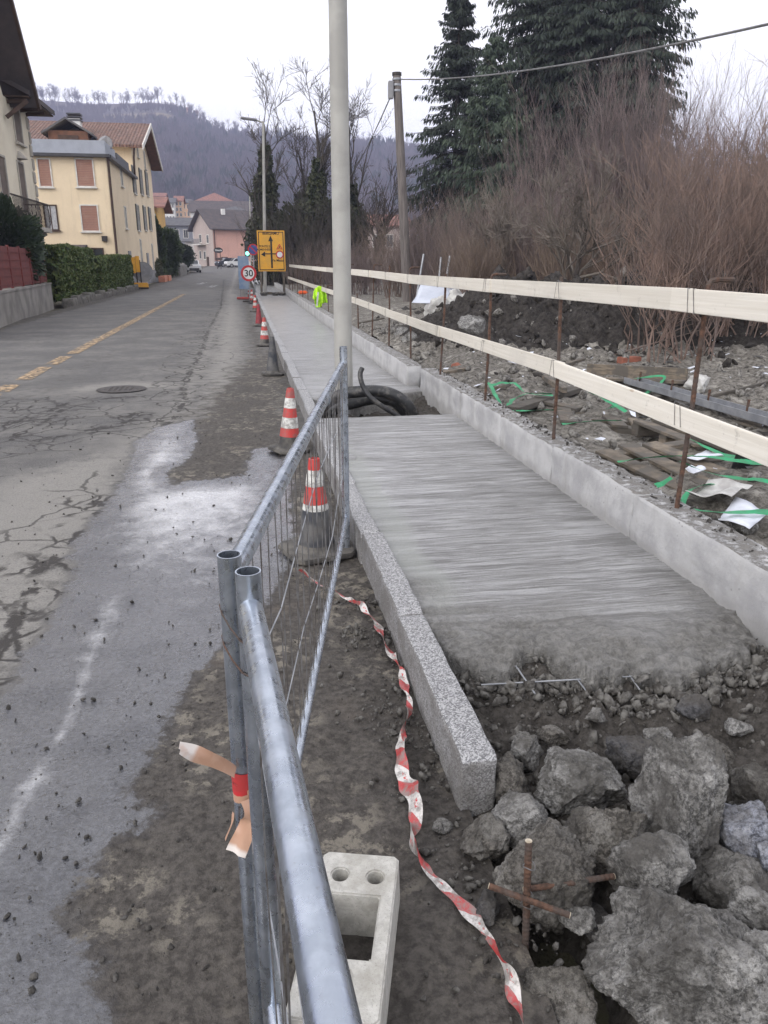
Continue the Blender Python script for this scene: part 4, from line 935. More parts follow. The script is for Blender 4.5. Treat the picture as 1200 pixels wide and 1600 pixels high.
# ================================================================== rebar cross
def build_rebar():
    t = thing('rebar_stake', 'rusty rebar stake with two bars tied across it among the rocks', 'rebar', P(822, 1480, -.1))
    def bar(name, a, b, r):
        a, b = Vector(a), Vector(b); n = int((b-a).length/.006); q = [a.lerp(b, k/n) for k in range(n+1)]
        o = MB().tube(q, [r*(1.0 if k % 2 else .88) for k in range(n+1)], 10).build(name, M['rust'], t, smooth=False)
        d = (b-a).normalized()
        for p, s in ((a, -1), (b, 1)): MB().tube([p-d*.0005*s, p+d*.001*s], r*.93, 10).build('cut_end', M['cut_steel'], o)
        return o
    top = P(826, 1314, .27); y = top.y
    bar('stake', (top.x-.004, y-.06, -.32), top, .0092)
    c = Vector((top.x-.002, y-.018, .115))
    bar('cross_bar', c+Vector((-.085, .03, .028)), c+Vector((.085, -.055, -.005)), .0078)
    bar('cross_bar', c+Vector((.0, .02, .012)), c+Vector((.24, .04, -.005)), .0078)
    for dz in (-.012, .012, .10):
        m = MB(); m.tube([c+Vector((.014*math.cos(a), .014*math.sin(a), dz+.004*math.sin(a*2)-(0 if dz < .05 else 0))) for a in np.linspace(0, 6.3, 14)], .0014, 5); m.build('tie_wire', M['wire'], t)
build_rebar()

# ================================================================== ribbons (tape, straps)
def ribbon(name, pts, width, mat, lab, cat, group=None, twist=None, lift=None, parent=None, samples=10, w_fn=None, ground=None):
    q = [Vector(p) for p in pts]; q = [2*q[0]-q[1]]+q+[2*q[-1]-q[-2]]; out = []
    for i in range(1, len(q)-2):
        for k in range(samples):
            s = k/samples; a, b, c, d = q[i-1], q[i], q[i+1], q[i+2]
            out.append(.5*((2*b)+(c-a)*s+(2*a-5*b+4*c-d)*s*s+(3*b-a-3*c+d)*s**3))
    out.append(q[-2]); K = len(out); V = []; U = []; W_ = []; u = 0.; nw = 4
    if ground:
        for p in out: p.z = max(p.z, float(ground(p.x, p.y))+.055)
    for i, p in enumerate(out):
        t = (out[min(i+1, K-1)]-out[max(i-1, 0)]).normalized(); side = t.cross(Vector((0, 0, 1)))
        if side.length < 1e-4: side = Vector((1, 0, 0))
        side.normalize(); nrm = side.cross(t)
        if i: u += (p-out[i-1]).length
        a = twist(i/(K-1), u) if twist else 0.
        d = side*math.cos(a)+nrm*math.sin(a); wd = width*(w_fn(i/(K-1), u) if w_fn else 1)
        for k in range(nw+1):
            f = k/nw-.5; fold = .22*wd*math.sin(f*9+u*31)*(.5+.5*math.sin(u*17))
            pt = p+d*wd*f+nrm*(abs(math.sin(a))*wd*.5+fold*.5+.002); V.append(pt); U.append(u); W_.append(k/nw)
    Q = [(i*(nw+1)+k, i*(nw+1)+k+1, (i+1)*(nw+1)+k+1, (i+1)*(nw+1)+k) for i in range(K-1) for k in range(nw)]
    o = mesh_from(name, [tuple(v) for v in V], Q, mat, parent, smooth=True, attrs=dict(u=U, v=W_))
    if lab: tag(o, lab, cat, group)
    return o
def build_tapes():
    px = [(470, 898), (500, 915), (525, 928), (560, 948), (588, 975), (603, 1012), (622, 1040), (632, 1072), (640, 1100), (634, 1135), (626, 1175), (629, 1212), (644, 1250), (650, 1290), (641, 1318), (660, 1352), (692, 1388), (738, 1432), (770, 1480), (793, 1530), (812, 1590), (835, 1680)]
    ribbon('barrier_tape', [P(a, b, .012) for a, b in px], .07, M['tape'], 'long dirty red and white barrier tape crumpled on the ground along the kerb', 'tape', twist=lambda f, u: 1.0*math.sin(u*9.5)+.8*math.sin(u*21+1), w_fn=lambda f, u: max(.16, .36+.42*max(0, math.sin(u*3.+2.2))**2+.16*math.sin(u*27)+.08*math.sin(u*61)))
    # knot of faded tape on the post
    t = thing('tied_tape', 'faded orange and red tape tied round the fence post with loose ends', 'tape', (-.047, 1.243, .6))
    c = Vector((-.047, 1.243, 0)); zz = D(380, 1235, 1.225).z
    for k, (dz, mt) in enumerate(((.03, 'tape_red'), (.006, 'tape_red'), (-.014, 'tape_faded'))):
        pts = [c+Vector((.0225*math.cos(a)+.0006*k, .0225*math.sin(a), zz+dz+.006*math.sin(a+k))) for a in np.linspace(0, 6.283, 15)]
        V = []; 
        for p in pts: V += [p+Vector((0, 0, -.012)), p+Vector((.0, 0, .012))]
        mesh_from('wrap', [tuple(v) for v in V], [(2*i, 2*i+1, 2*i+3, 2*i+2) for i in range(14)], M[mt], t, smooth=True, attrs=dict(u=[.13+.01*(i//2) for i in range(30)]))
    def end(pp, w, tw): ribbon('loose_end', pp, w, M['tape_faded'], None, None, None, twist=tw, parent=t)
    end([D(362, 1215, 1.215), D(330, 1200, 1.2), D(300, 1188, 1.19), D(276, 1174, 1.18)], .024, lambda f, u: .9+.6*math.sin(f*4))
    end([D(388, 1248, 1.215), D(394, 1275, 1.2), D(388, 1305, 1.195), D(378, 1334, 1.19)], .034, lambda f, u: .2+.5*f)
    end([D(368, 1270, 1.22), D(364, 1290, 1.22), D(355, 1312, 1.225)], .012, lambda f, u: .3)
build_tapes()

# ================================================================== debris on the lot
def build_debris():
    g = 'green packing straps on the dirt'
    L = [('longest bright green strap stretched over the white papers', [(965, 722), (1030, 716), (1100, 714), (1150, 722), (1205, 728)]), ('green strap running under the white paper towards the wall', [(1064, 724), (1100, 738), (1150, 748), (1205, 757)]),
         ('green strap curving down between the pallet blocks', [(1078, 688), (1105, 700), (1135, 715), (1165, 724)]), ('green strap bent in a loop behind the near wall', [(762, 606), (776, 622), (790, 642), (800, 628), (822, 616), (862, 617)]),
         ('green strap lying straight beside the loop', [(768, 604), (800, 612), (835, 617), (864, 619)]), ('short green strap along the top of the soil near the loop', [(786, 644), (830, 642), (878, 642)]), ('green strap half buried in the middle of the lot', [(878, 663), (920, 660), (970, 658)]),
         ('green strap crossing another by the lower board', [(918, 614), (945, 625), (978, 645)]), ('short green strap crossing over by the lower board', [(948, 641), (962, 635), (978, 629)]), ('folded green strap near the steel channel', [(990, 592), (1035, 589), (1032, 600), (1008, 616)]),
         ('green strap curled in an arc round the plastic film', [(1140, 758), (1095, 764), (1068, 782), (1075, 795), (1110, 801), (1205, 803)]), ('short green strap hanging into a gap by the wall', [(1024, 766), (1036, 757), (1050, 748)])]
    for k, (lab, pp) in enumerate(L):
        ribbon('packing_strap', [PL(a, b, .075+.03*math.sin(k+i)) for i, (a, b) in enumerate(pp)], .034, M['green_strap'], lab, 'strap', g, twist=lambda f, u, k=k: .5*math.sin(u*6+k), ground=lot_z)
    # papers
    def sheet(name, lab, cs, mat, dz=.03, n=7, amp=.02):
        c = [PL(*p, dz) for p in cs]; V = []
        for i in range(n):
            for j in range(n):
                s, t_ = i/(n-1), j/(n-1); p = c[0].lerp(c[1], s).lerp(c[3].lerp(c[2], s), t_); p.z += amp*(1+float(vnoise(np.array(s*2.5+len(lab)), np.array(t_*2.5), 0., 7))); V.append(p)
        Q = [(i*n+j, i*n+j+1, (i+1)*n+j+1, (i+1)*n+j) for i in range(n-1) for j in range(n-1)]
        o = mesh_from(name, [tuple(v) for v in V], Q, mat, None, smooth=True); so_ = o.modifiers.new('t', 'SOLIDIFY'); so_.thickness = .002; tag(o, lab, 'paper', 'white papers and film on the lot')
    sheet('paper_sheet', 'white paper sheet pinned under a small stone near the wall', [(1148, 783), (1200, 802), (1170, 834), (1120, 818)], M['paper'], .05)
    sheet('paper_sheet', 'white folded paper under the longest green strap', [(1072, 717), (1104, 707), (1130, 716), (1090, 720)], M['paper'], .05)
    sheet('paper_sheet', 'small white paper between two green straps', [(1070, 737), (1090, 732), (1103, 737), (1086, 742)], M['paper'], .04)
    sheet('paper_sheet', 'white paper scrap behind the dark plastic piece', [(1160, 702), (1195, 712), (1192, 720), (1172, 718)], M['paper'], .06)
    sheet('plastic_film', 'crumpled translucent film spread inside the green strap arc', [(1068, 785), (1105, 760), (1175, 768), (1140, 800)], M['plastic_film'], .04, 16, .05)
    sheet('plastic_film', 'small pale film scrap on the soil by the lower board', [(885, 608), (905, 604), (915, 610), (892, 614)], M['plastic_film'], .03, 6, .03)
    sheet('paper_sheet', 'white scrap caught on top of the dark mound', [(785, 492), (795, 477), (808, 478), (798, 494)], M['paper'], .12, 6, .05)
    # wrapped bundle
    c = PL(1090, 600, .08); V, Fc = rock_shape(4, 77, (.13, .11, .12), 12, .3); tag(mesh_from('wrapped_bundle', V+np.array(c), Fc, M['plastic_film'], None), 'white plastic wrapped bundle sitting behind the steel channel', 'bundle')
    # steel channel
    a, b = PL(985, 598, .06), PL(1330, 690, .06); b.z = a.z; t = thing('steel_channel', 'long galvanised steel channel lying across the dirt lot', 'steel beam', a)
    d = (b-a).normalized(); s = d.cross(Vector((0, 0, 1)))
    m = MB(); m.bar(a, b, .15, .006); m.bar(a+s*.075+Vector((0, 0, .03)), b+s*.075+Vector((0, 0, .03)), .008, .06); m.bar(a-s*.075+Vector((0, 0, .03)), b-s*.075+Vector((0, 0, .03)), .008, .06); m.build('channel', M['galv_dull'], t)
    for f in (.02, .22, .42, .6, .8):
        p = a.lerp(b, f)-s*.07; MB().tube([p, p+Vector((.005, 0, .12))], .012, 7).build('stud', M['rust'], t)
    # planks
    g = 'loose timber on the lot'
    for i, (p1, p2, w, h, lab, dz) in enumerate([((918, 578), (1074, 586), .04, .14, 'weathered plank standing on edge below the mound', .07), ((925, 591), (1070, 597), .12, .03, 'weathered plank lying flat along the edge plank', .02), ((690, 584), (765, 570), .10, .05, 'dark metal faced strip lying behind the wall end', .03), ((760, 610), (795, 602), .14, .03, 'short pale timber offcut on the soil', .05),
                ((800, 640), (905, 606), .15, .05, 'thick dark plank sloping behind the lower board', .05), ((840, 625), (905, 640), .12, .03, 'grey plank half buried under the straps', .02), ((1000, 640), (1095, 668), .10, .03, 'thin weathered plank beside the lower board', .03), ((870, 575), (920, 560), .06, .05, 'dark timber stick at the foot of the mound', .04),
                ((850, 590), (882, 610), .05, .05, 'broken pale stick leaning on the timber', .08), ((1010, 625), (1060, 612), .09, .04, 'short dark plank end by the steel channel', .04), ((1110, 620), (1205, 596), .03, .03, 'thin dry branch lying on the bare dirt', .02), ((600, 497), (560, 505), .09, .03, 'pale plank beside the vest behind the rail', .1)]):
        a, b = PL(*p1, dz), PL(*p2, dz); o = MB().bar(a, b, w, h).build('plank', M['wood'], None, bevel=.004); tag(o, lab, 'plank', g)
    # pallets next to the wall
    def pallet(lab, c, rz, tilt):
        t = thing('pallet', lab, 'pallet', (0, 0, 0), 'old pallets half sunk in the soil')
        for j in range(3): MB().box((0, -.36+.36*j, .05), (1.1, .09, .09)).build('stringer', M['wood'], t, bevel=.004)
        for j in range(6):
            if (j+int(c[0]*7)) % 5 == 3: continue
            MB().box((-.5+.2*j, 0, .107), (.13, .84+.05*math.sin(j*3+c[1]), .022), Matrix.Rotation(.05*math.sin(j*2.2+c[0]), 3, 'Z')).build('deck_board', M['wood'], t, bevel=.003)
        t.location = (c[0], c[1], float(lot_z(c[0], c[1]))-.06+c[2]); t.rotation_euler = (tilt[0], tilt[1], rz)
    p = PL(960, 735); q = PL(870, 660); s_ = PL(1130, 690)
    pallet('broken pallet sunk in soil right behind the wall under the first boards', (p.x+.62, p.y, -.02), .2, (.08, -.05))
    pallet('mud covered pallet behind the wall beside the green strap loop', (q.x+.65, q.y+.1, -.03), -.35, (-.04, .06))
    pallet('pallet with gaps lying under the dark plastic piece and papers', (s_.x, s_.y, .02), .1, (.03, .06))
    o = MB().box(PL(1162, 715, .07), (.12, .015, .16), Matrix.Rotation(.3, 3, 'X')).build('plastic_piece', M['conduit'], None, bevel=.003); tag(o, 'dark plastic piece standing upright among the papers', 'plastic piece')
    # far part of the lot: concrete block, tarp, bags, tubes
    c = D(783, 476, 17.); o_, f_ = rough_box((c.x-.62, c.y-.3, .1), (c.x+.6, c.y+.3, c.z+.18), 7, .02, 5., 300); tag(mesh_from('concrete_block', o_, f_, M['wall'], None, smooth=True), 'long concrete block lying on top of the dark mound', 'concrete block')
    a = [D(660, 440, 20.), D(735, 444, 20.), D(728, 474, 18.5), D(645, 473, 18.5)]; n = 14; V = []
    for i in range(n):
        for j in range(n):
            s, t_ = i/(n-1), j/(n-1); p = a[0].lerp(a[1], s).lerp(a[3].lerp(a[2], s), t_); p.y += .12*float(vnoise(np.array(s*4), np.array(t_*3), 0., 9)); V.append(tuple(p))
    o = mesh_from('tarpaulin', V, [(i*n+j, i*n+j+1, (i+1)*n+j+1, (i+1)*n+j) for i in range(n-1) for j in range(n-1)], M['tarp'], None, smooth=True); o.modifiers.new('t', 'SOLIDIFY').thickness = .01; tag(o, 'pale blue grey tarpaulin leaning behind the mound', 'tarpaulin')
    for k, (px, py, w, lab) in enumerate(((686, 490, 24, 'tall crumpled film bag beside the tarpaulin'), (715, 480, 22, 'wide crumpled film bag in front of the tarpaulin'))):
        c = D(px, py, 15.5); V, Fc = rock_shape(4, 60+k, (w/F*15.5, .2, .34), 10, .4); tag(mesh_from('film_bag', V+np.array(c), Fc, M['plastic_film'], None), lab, 'bag', 'film bags by the tarpaulin')
    for k, (a, b, lab) in enumerate((((662, 397), (650, 470), 'leaning grey tube nearest to the telegraph pole'), ((689, 402), (683, 470), 'leaning grey tube in the middle of three'), ((703, 400), (692, 470), 'grey tube with a clamp leaning behind the boards'))):
        o = MB().tube([D(*b, 21.), D(*a, 21.3)], .028, 8).build('steel_tube', M['galv_dull'], None, smooth=True); tag(o, lab, 'tube', 'steel tubes leaning by the tarpaulin')
    o = MB().box(D(737, 457, 19.), (.14, .3, .16)).build('orange_marker', M['orange'], None, bevel=.02); tag(o, 'small orange plastic marker by the concrete block', 'marker')
    # wooden crate behind the mound
    c = D(932, 482, 16.); t = thing('crate', 'slatted wooden crate behind the dark mound', 'crate', (c.x, c.y, .3))
    for j in range(4): MB().box((c.x, c.y, .45+.16*j), (.85, .03, .1)).build('slat', M['wood'], t)
    for j in (-1, 0, 1): MB().box((c.x+.36*j, c.y+.04, .66), (.09, .05, .75)).build('upright', M['wood'], t)
    # brushwood sticks near the mound
    r = np.random.default_rng(4)
    for k in range(10):
        x, y = r.uniform(4.2, 7.2), r.uniform(9., 11.5); z = float(lot_z(x, y)); a = r.uniform(0, 6.28); L_ = r.uniform(.5, 1.3)
        o = MB().tube([(x, y, z), (x+L_*.5*math.cos(a), y+L_*.4*math.sin(a), z+.18), (x+L_*math.cos(a), y+L_*.8*math.sin(a), z+r.uniform(.2, .6))], [.012, .009, .004], 5).build('dead_branch', M['twig_brown'], None); tag(o, 'thin dead branch sticking out of the dark mound', 'branch', 'dead branches on the mound')
build_debris()

# ================================================================== signs, vest and works gear
def text(body, size, mat, parent, loc, rot=(math.pi/2, 0, 0), name='lettering', ax='CENTER'):
    c = bpy.data.curves.new(name, 'FONT'); c.body = body; c.size = size; c.align_x = ax; c.align_y = 'CENTER'; c.extrude = .002; c.offset = size*.018
    o = bpy.data.objects.new(name, c); link(o); o.location = loc; o.rotation_euler = rot
    me = bpy.data.meshes.new_from_object(o.evaluated_get(bpy.context.evaluated_depsgraph_get())); bpy.data.objects.remove(o); bpy.data.curves.remove(c)
    me.materials.clear(); me.materials.append(mat); n = bpy.data.objects.new(name, me); link(n, parent); n.location = Vector(loc)-wloc(parent) if parent else loc; n.rotation_euler = rot; return n
def disc(m, c, r0, r1, y0, y1, n=28):     # ring facing -Y
    V = [(c[0]+r*math.cos(2*math.pi*k/n), y, c[2]+r*math.sin(2*math.pi*k/n)) for r, y in ((r0, y0), (r1, y0), (r1, y1), (r0, y1)) for k in range(n)]
    m.add(V, [(a*n+k, a*n+(k+1) % n, ((a+1) % 4)*n+(k+1) % n, ((a+1) % 4)*n+k) for a in range(4) for k in range(n)])
def build_signs():
    Y = 37.6; a, b = D(401, 360, Y), D(446.5, 424, Y); cx = (a.x+b.x)/2; w, h = b.x-a.x, a.z-b.z; cz = (a.z+b.z)/2
    t = thing('detour_sign', 'large yellow detour sign with black arrows on timber legs across the pavement', 'road sign', (cx, Y, .15))
    MB().box((cx, Y, cz), (w, .03, h)).build('panel', M['sign_yellow'], t, bevel=.01)
    m = MB(); bw = .035
    for s in (-1, 1): m.box((cx+s*(w/2-.07), Y-.018, cz), (bw, .006, h-.12)); m.box((cx, Y-.0185, cz+s*(h/2-.07)), (w-.11, .006, bw))
    m.build('border', M['black'], t)
    X = lambda u: cx-w/2+u*w
    Zz = lambda v: cz+h/2-v*h
    def poly(name, pts, mat, y): MB().prism([(X(u), Zz(v)) for u, v in pts], 1, y, y+.004).build(name, mat, t)
    poly('arrow', [(.47, .92), (.47, .26), (.40, .26), (.49, .12), (.575, .26), (.535, .26), (.535, .92)], M['black'], Y-.022)
    poly('arrow', [(.72, .58), (.27, .58), (.27, .64), (.12, .585), (.27, .51), (.27, .555), (.72, .555)], M['black'], Y-.027)
    poly('warning_triangle', [(.68, .455), (.92, .455), (.80, .32)], M['red'], Y-.022); poly('triangle_field', [(.725, .44), (.875, .44), (.80, .355)], M['sign_yellow'], Y-.027); poly('digging_figure', [(.75, .435), (.785, .40), (.80, .37), (.825, .385), (.815, .40), (.84, .435), (.815, .43), (.80, .41), (.78, .435)], M['black'], Y-.032)
    c = (X(.80), Y, Zz(.585)); m = MB(); disc(m, c, .0, .17, Y-.031, Y-.028); m.build('round_field', M['white'], t); m = MB(); disc(m, c, .125, .175, Y-.036, Y-.030); m.build('red_ring', M['red'], t)
    text('BERGAMO', .16, M['black'], t, (X(.5), Y-.021, Zz(.075))); text('PONTE S.', .13, M['black'], t, (X(.26), Y-.021, Zz(.385))); text('ALMENNESE', .12, M['black'], t, (X(.24), Y-.021, Zz(.465))); text('Via Mazzo', .14, M['black'], t, (X(.73), Y-.021, Zz(.73))); text('consorzio', .06, M['black'], t, (X(.84), Y-.021, Zz(.945)))
    for s in (-1, 1): MB().box((cx+s*(w/2-.10), Y+.06, (cz+h/2-.2+.15)/2), (.10, .08, cz+h/2-.2-.15)).build('leg', M['wood'], t)
    MB().box((cx, Y+.06, .24), (w*.85, .12, .12)).build('cross_plank', M['wood'], t, bevel=.01)
    for s in (-.5, .1, .45): MB().lathe([(.12, 0), (.17, .06), (.17, .12), (.1, .16)], (cx+s*w*.7, Y-.25, .15), 14).build('sandbag', M['rubber'], t, smooth=True)
    # thirty sign
    Y = 34.5; c = D(388.5, 427, Y); t = thing('speed_sign', 'round red bordered speed limit sign reading 30 on a low stand', 'road sign', (c.x, Y, 0))
    m = MB(); disc(m, c, .0, .245, Y-.010, Y-.004); m.build('field', M['white'], t); m = MB(); disc(m, c, .235, .325, Y-.014, Y+.01); m.build('red_ring', M['red'], t)
    m = MB(); disc(m, c, .0, .24, Y, Y+.008); m.build('back_plate', M['grey'], t)
    text('30', .37, M['black'], t, (c.x, Y-.013, c.z-.01))
    MB().tube([(c.x, Y+.03, .05), (c.x, Y+.03, c.z)], .022, 8).build('post', M['galv_dull'], t); m = MB(); m.bar((c.x-.3, Y, .03), (c.x+.3, Y, .03), .05, .05); m.bar((c.x, Y-.3, .05), (c.x, Y+.3, .05), .05, .05); m.build('stand', M['dark_metal'], t); MB().box((c.x+.12, Y+.1, .13), (.36, .24, .16)).build('sandbag', M['rubber'], t, bevel=.05)
    # blue barrier panel behind with red feet
    Y = 37.; c = D(381, 428, Y); t = thing('blue_barrier', 'pale blue plastic barrier panel with red feet behind the thirty sign', 'barrier', (c.x, Y, 0))
    tz = D(381, 400, Y).z; MB().box((c.x, Y, (tz+.45)/2), (.48, .05, tz-.45)).build('panel', M['blue_plastic'], t, bevel=.02)
    for s in (-.2, .2): MB().box((c.x+s, Y, .25), (.04, .04, .45)).build('leg', M['grey'], t)
    MB().box((c.x, Y, .06), (.75, .3, .1)).build('foot', M['cone_red'], t, bevel=.02)
    # traffic light
    Y = 44.; c = D(386.5, 396, Y); bz = 0.; t = thing('traffic_light', 'portable traffic light showing green beside the yellow sign', 'traffic light', (c.x, Y, bz)); r = .105
    MB().box((c.x, Y, c.z+.24), (.27, .2, .82)).build('housing', M['black'], t, bevel=.03)
    for k, mt in ((0, 'green_lamp'), (1, 'glass'), (2, 'glass')):
        m = MB(); disc(m, (c.x, Y, c.z+.255*k), 0., r, Y-.112, Y-.10, 20); m.build('lens', M[mt], t)
        m = MB(); disc(m, (c.x, Y, c.z+.255*k), r, r+.015, Y-.2, Y-.1, 20); m.build('hood', M['black'], t)
    MB().tube([(c.x, Y, bz+.1), (c.x, Y, c.z-.1)], .04, 10).build('post', M['grey'], t); MB().box((c.x, Y, bz+.15), (.5, .5, .3)).build('base', M['grey'], t, bevel=.04)
    # no parking disc
    Y = 42.; c = D(395.5, 390, Y); t = thing('no_parking_sign', 'small round blue no parking sign beside the traffic light', 'road sign', (c.x, Y, .15))
    m = MB(); disc(m, c, 0., .24, Y-.01, Y); m.build('field', M['blue'], t); m = MB(); disc(m, c, .22, .275, Y-.016, Y+.004); m.build('red_ring', M['red'], t)
    MB().bar((c.x-.16, Y-.014, c.z+.16), (c.x+.16, Y-.014, c.z-.16), .05, .006, (0, 1, 0)).build('red_bar', M['red'], t); MB().tube([(c.x, Y+.03, .1), (c.x, Y+.03, c.z+.2)], .03, 8).build('post', M['galv_dull'], t)
    # vest on the rail
    Y = 21.5; c = D(511, 452, Y); x0 = 2.115; s = Y/1269.; t = thing('safety_vest', 'fluorescent yellow safety vest hung over the lower rail board', 'vest', (x0, Y, .9))
    def cloth(name, pts, mat, y, dep): MB().prism([(D(p, q, Y).x, D(p, q, Y).z) for p, q in pts], 1, y, y+dep).build(name, mat, t, bevel=.012)
    def drape(name, pts, mat, y0):
        P2 = [(D(p, q, Y).x, D(p, q, Y).z) for p, q in pts]; n = 18; m = int(n*1.6); xs_ = [p[0] for p in P2]; zs_ = [p[1] for p in P2]
        gx = np.linspace(min(xs_), max(xs_), n); gz = np.linspace(min(zs_), max(zs_), m); X_, Z_ = np.meshgrid(gx, gz); ins = poly_sdf(X_, Z_, P2)
        Yv = y0+.035*np.sin(X_*55+Z_*6)+.04*fbm(X_*9, Z_*6, 0, 3); idx = np.arange(n*m).reshape(m, n); Q = [(idx[i, j], idx[i, j+1], idx[i+1, j+1], idx[i+1, j]) for i in range(m-1) for j in range(n-1) if ins[i:i+2, j:j+2].mean() > -.008]
        o = mesh_from(name, np.stack([X_, Yv, Z_], -1).reshape(-1, 3), [tuple(int(v) for v in q) for q in Q], mat, t, smooth=True); o.modifiers.new('t', 'SOLIDIFY').thickness = .012
    drape('front_panel', [(492, 451), (498, 447), (506, 450), (504, 465), (501, 480), (494, 480), (491, 468), (488, 465)], M['hivis'], Y-.12)
    drape('side_panel', [(501, 448), (507, 452), (509, 462), (511, 472), (502, 474), (499, 460)], M['hivis'], Y-.05)
    MB().bar(D(496, 456, Y)+Vector((0, -.19, 0)), D(494, 478, Y)+Vector((0, -.19, 0)), .045, .02, (0, 1, 0)).build('reflective_strip', M['reflect'], t)
    o = MB().box(D(473, 459, 30.)+Vector((0, 0, .05)), (.35, .2, .12)).build('orange_sack', M['orange'], None, bevel=.04); tag(o, 'small orange sack on the wall top beyond the vest', 'sack')
build_signs()
# skyline profile of the wooded hill (ratio x/y -> slope z/y)
RT = ([-.9, -.5, -.35, -.25, -.2172, -.1502, -.0808, -.0532, -.0259, .0101, .039, .1, .144, .2061, .3022, .5, .9], [.150, .155, .160, .166, .1705, .168, .1715, .1630, .146, .1425, .138, .133, .1355, .130, .120, .105, .09])
def hill_z(x, y):
    pr = np.interp(x/np.maximum(y, 1), *RT); t = np.clip((y-330)/(880-330), 0, 1.25); s = np.where(t < 1, t**1.12, 1-(t-1)*.8)
    return 3+pr*880*s+s*(9*fbm(x*.006, y*.006, 0, 201)*np.clip((1-t)*3, 0, 1))
# ================================================================== buildings
def DX(px, py, X):
    d = ray(px, py); t = X/d[0]; return Vector((X, d[1]*t, H+d[2]*t))
def win(parent, ax, plane, sg, u, z, w, h, pane='glass', frame='white_trim', sill=True, shut=None, fw=.07):
    """window on a facade: ax 0 -> plane x=plane (u is y), ax 1 -> plane y=plane (u is x); sg is the outward sign"""
    def bx(m, du, dz, ww, hh, off, dep):
        if ax == 0: m.box((plane+sg*(off+dep/2), u+du, z+dz), (dep, ww, hh))
        else: m.box((u+du, plane+sg*(off+dep/2), z+dz), (ww, dep, hh))
    m = MB()
    for s in (-1, 1): bx(m, s*(w/2+fw/2), 0, fw, h+2*fw, -.02, .07); bx(m, 0, s*(h/2+fw/2), w, fw, -.02, .068)
    f = m.build('window', M[frame], parent)
    m = MB(); bx(m, 0, 0, w, h, -.03, .045); m.build('blind' if pane == 'blind' else 'pane', M[pane], f)
    if pane == 'glass' or pane == 'curtain':
        m = MB(); bx(m, 0, 0, .05, h, .0, .03); m.build('mullion', M[frame], f)
    if sill: m = MB(); bx(m, 0, -h/2-fw-.03, w+.3, .06, -.02, .16); m.build('sill', M[frame], f)
    if shut:
        for s in (-1, 1): m = MB(); bx(m, s*(w/2+fw+w*.27), 0, w*.5, h+.05, .0, .06); m.build('shutter', M[shut], f)
    return f
def gable_roof(parent, x0, x1, y0, y1, ze, zr, ax, mat, over=.5, th=.16, name='roof'):
    """pitched roof over a rectangle, ridge along axis ax"""
    m = MB()
    if ax == 0:
        ym = (y0+y1)/2; k = (zr-ze)/(ym-y0); a, b = y0-over, y1+over; za = ze-k*over
        for s, e in ((a, ym), (b, ym)): m.prism([(s, za), (e, zr), (e, zr+th), (s, za+th)], 0, x0-over, x1+over)
    else:
        xm = (x0+x1)/2; k = (zr-ze)/(xm-x0); a, b = x0-over, x1+over; za = ze-k*over
        for s, e in ((a, xm), (b, xm)): m.prism([(s, za), (e, zr), (e, zr+th), (s, za+th)], 1, y0-over, y1+over)
    return m.build(name, mat, parent)
def gable_body(parent, x0, x1, y0, y1, z0, ze, zr, ax, mat, name='wall'):
    if ax == 0: pr = [(y0, z0), (y1, z0), (y1, ze), ((y0+y1)/2, zr), (y0, ze)]; return MB().prism(pr, 0, x0, x1).build(name, mat, parent)
    pr = [(x0, z0), (x1, z0), (x1, ze), ((x0+x1)/2, zr), (x0, ze)]; return MB().prism(pr, 1, y0, y1).build(name, mat, parent)
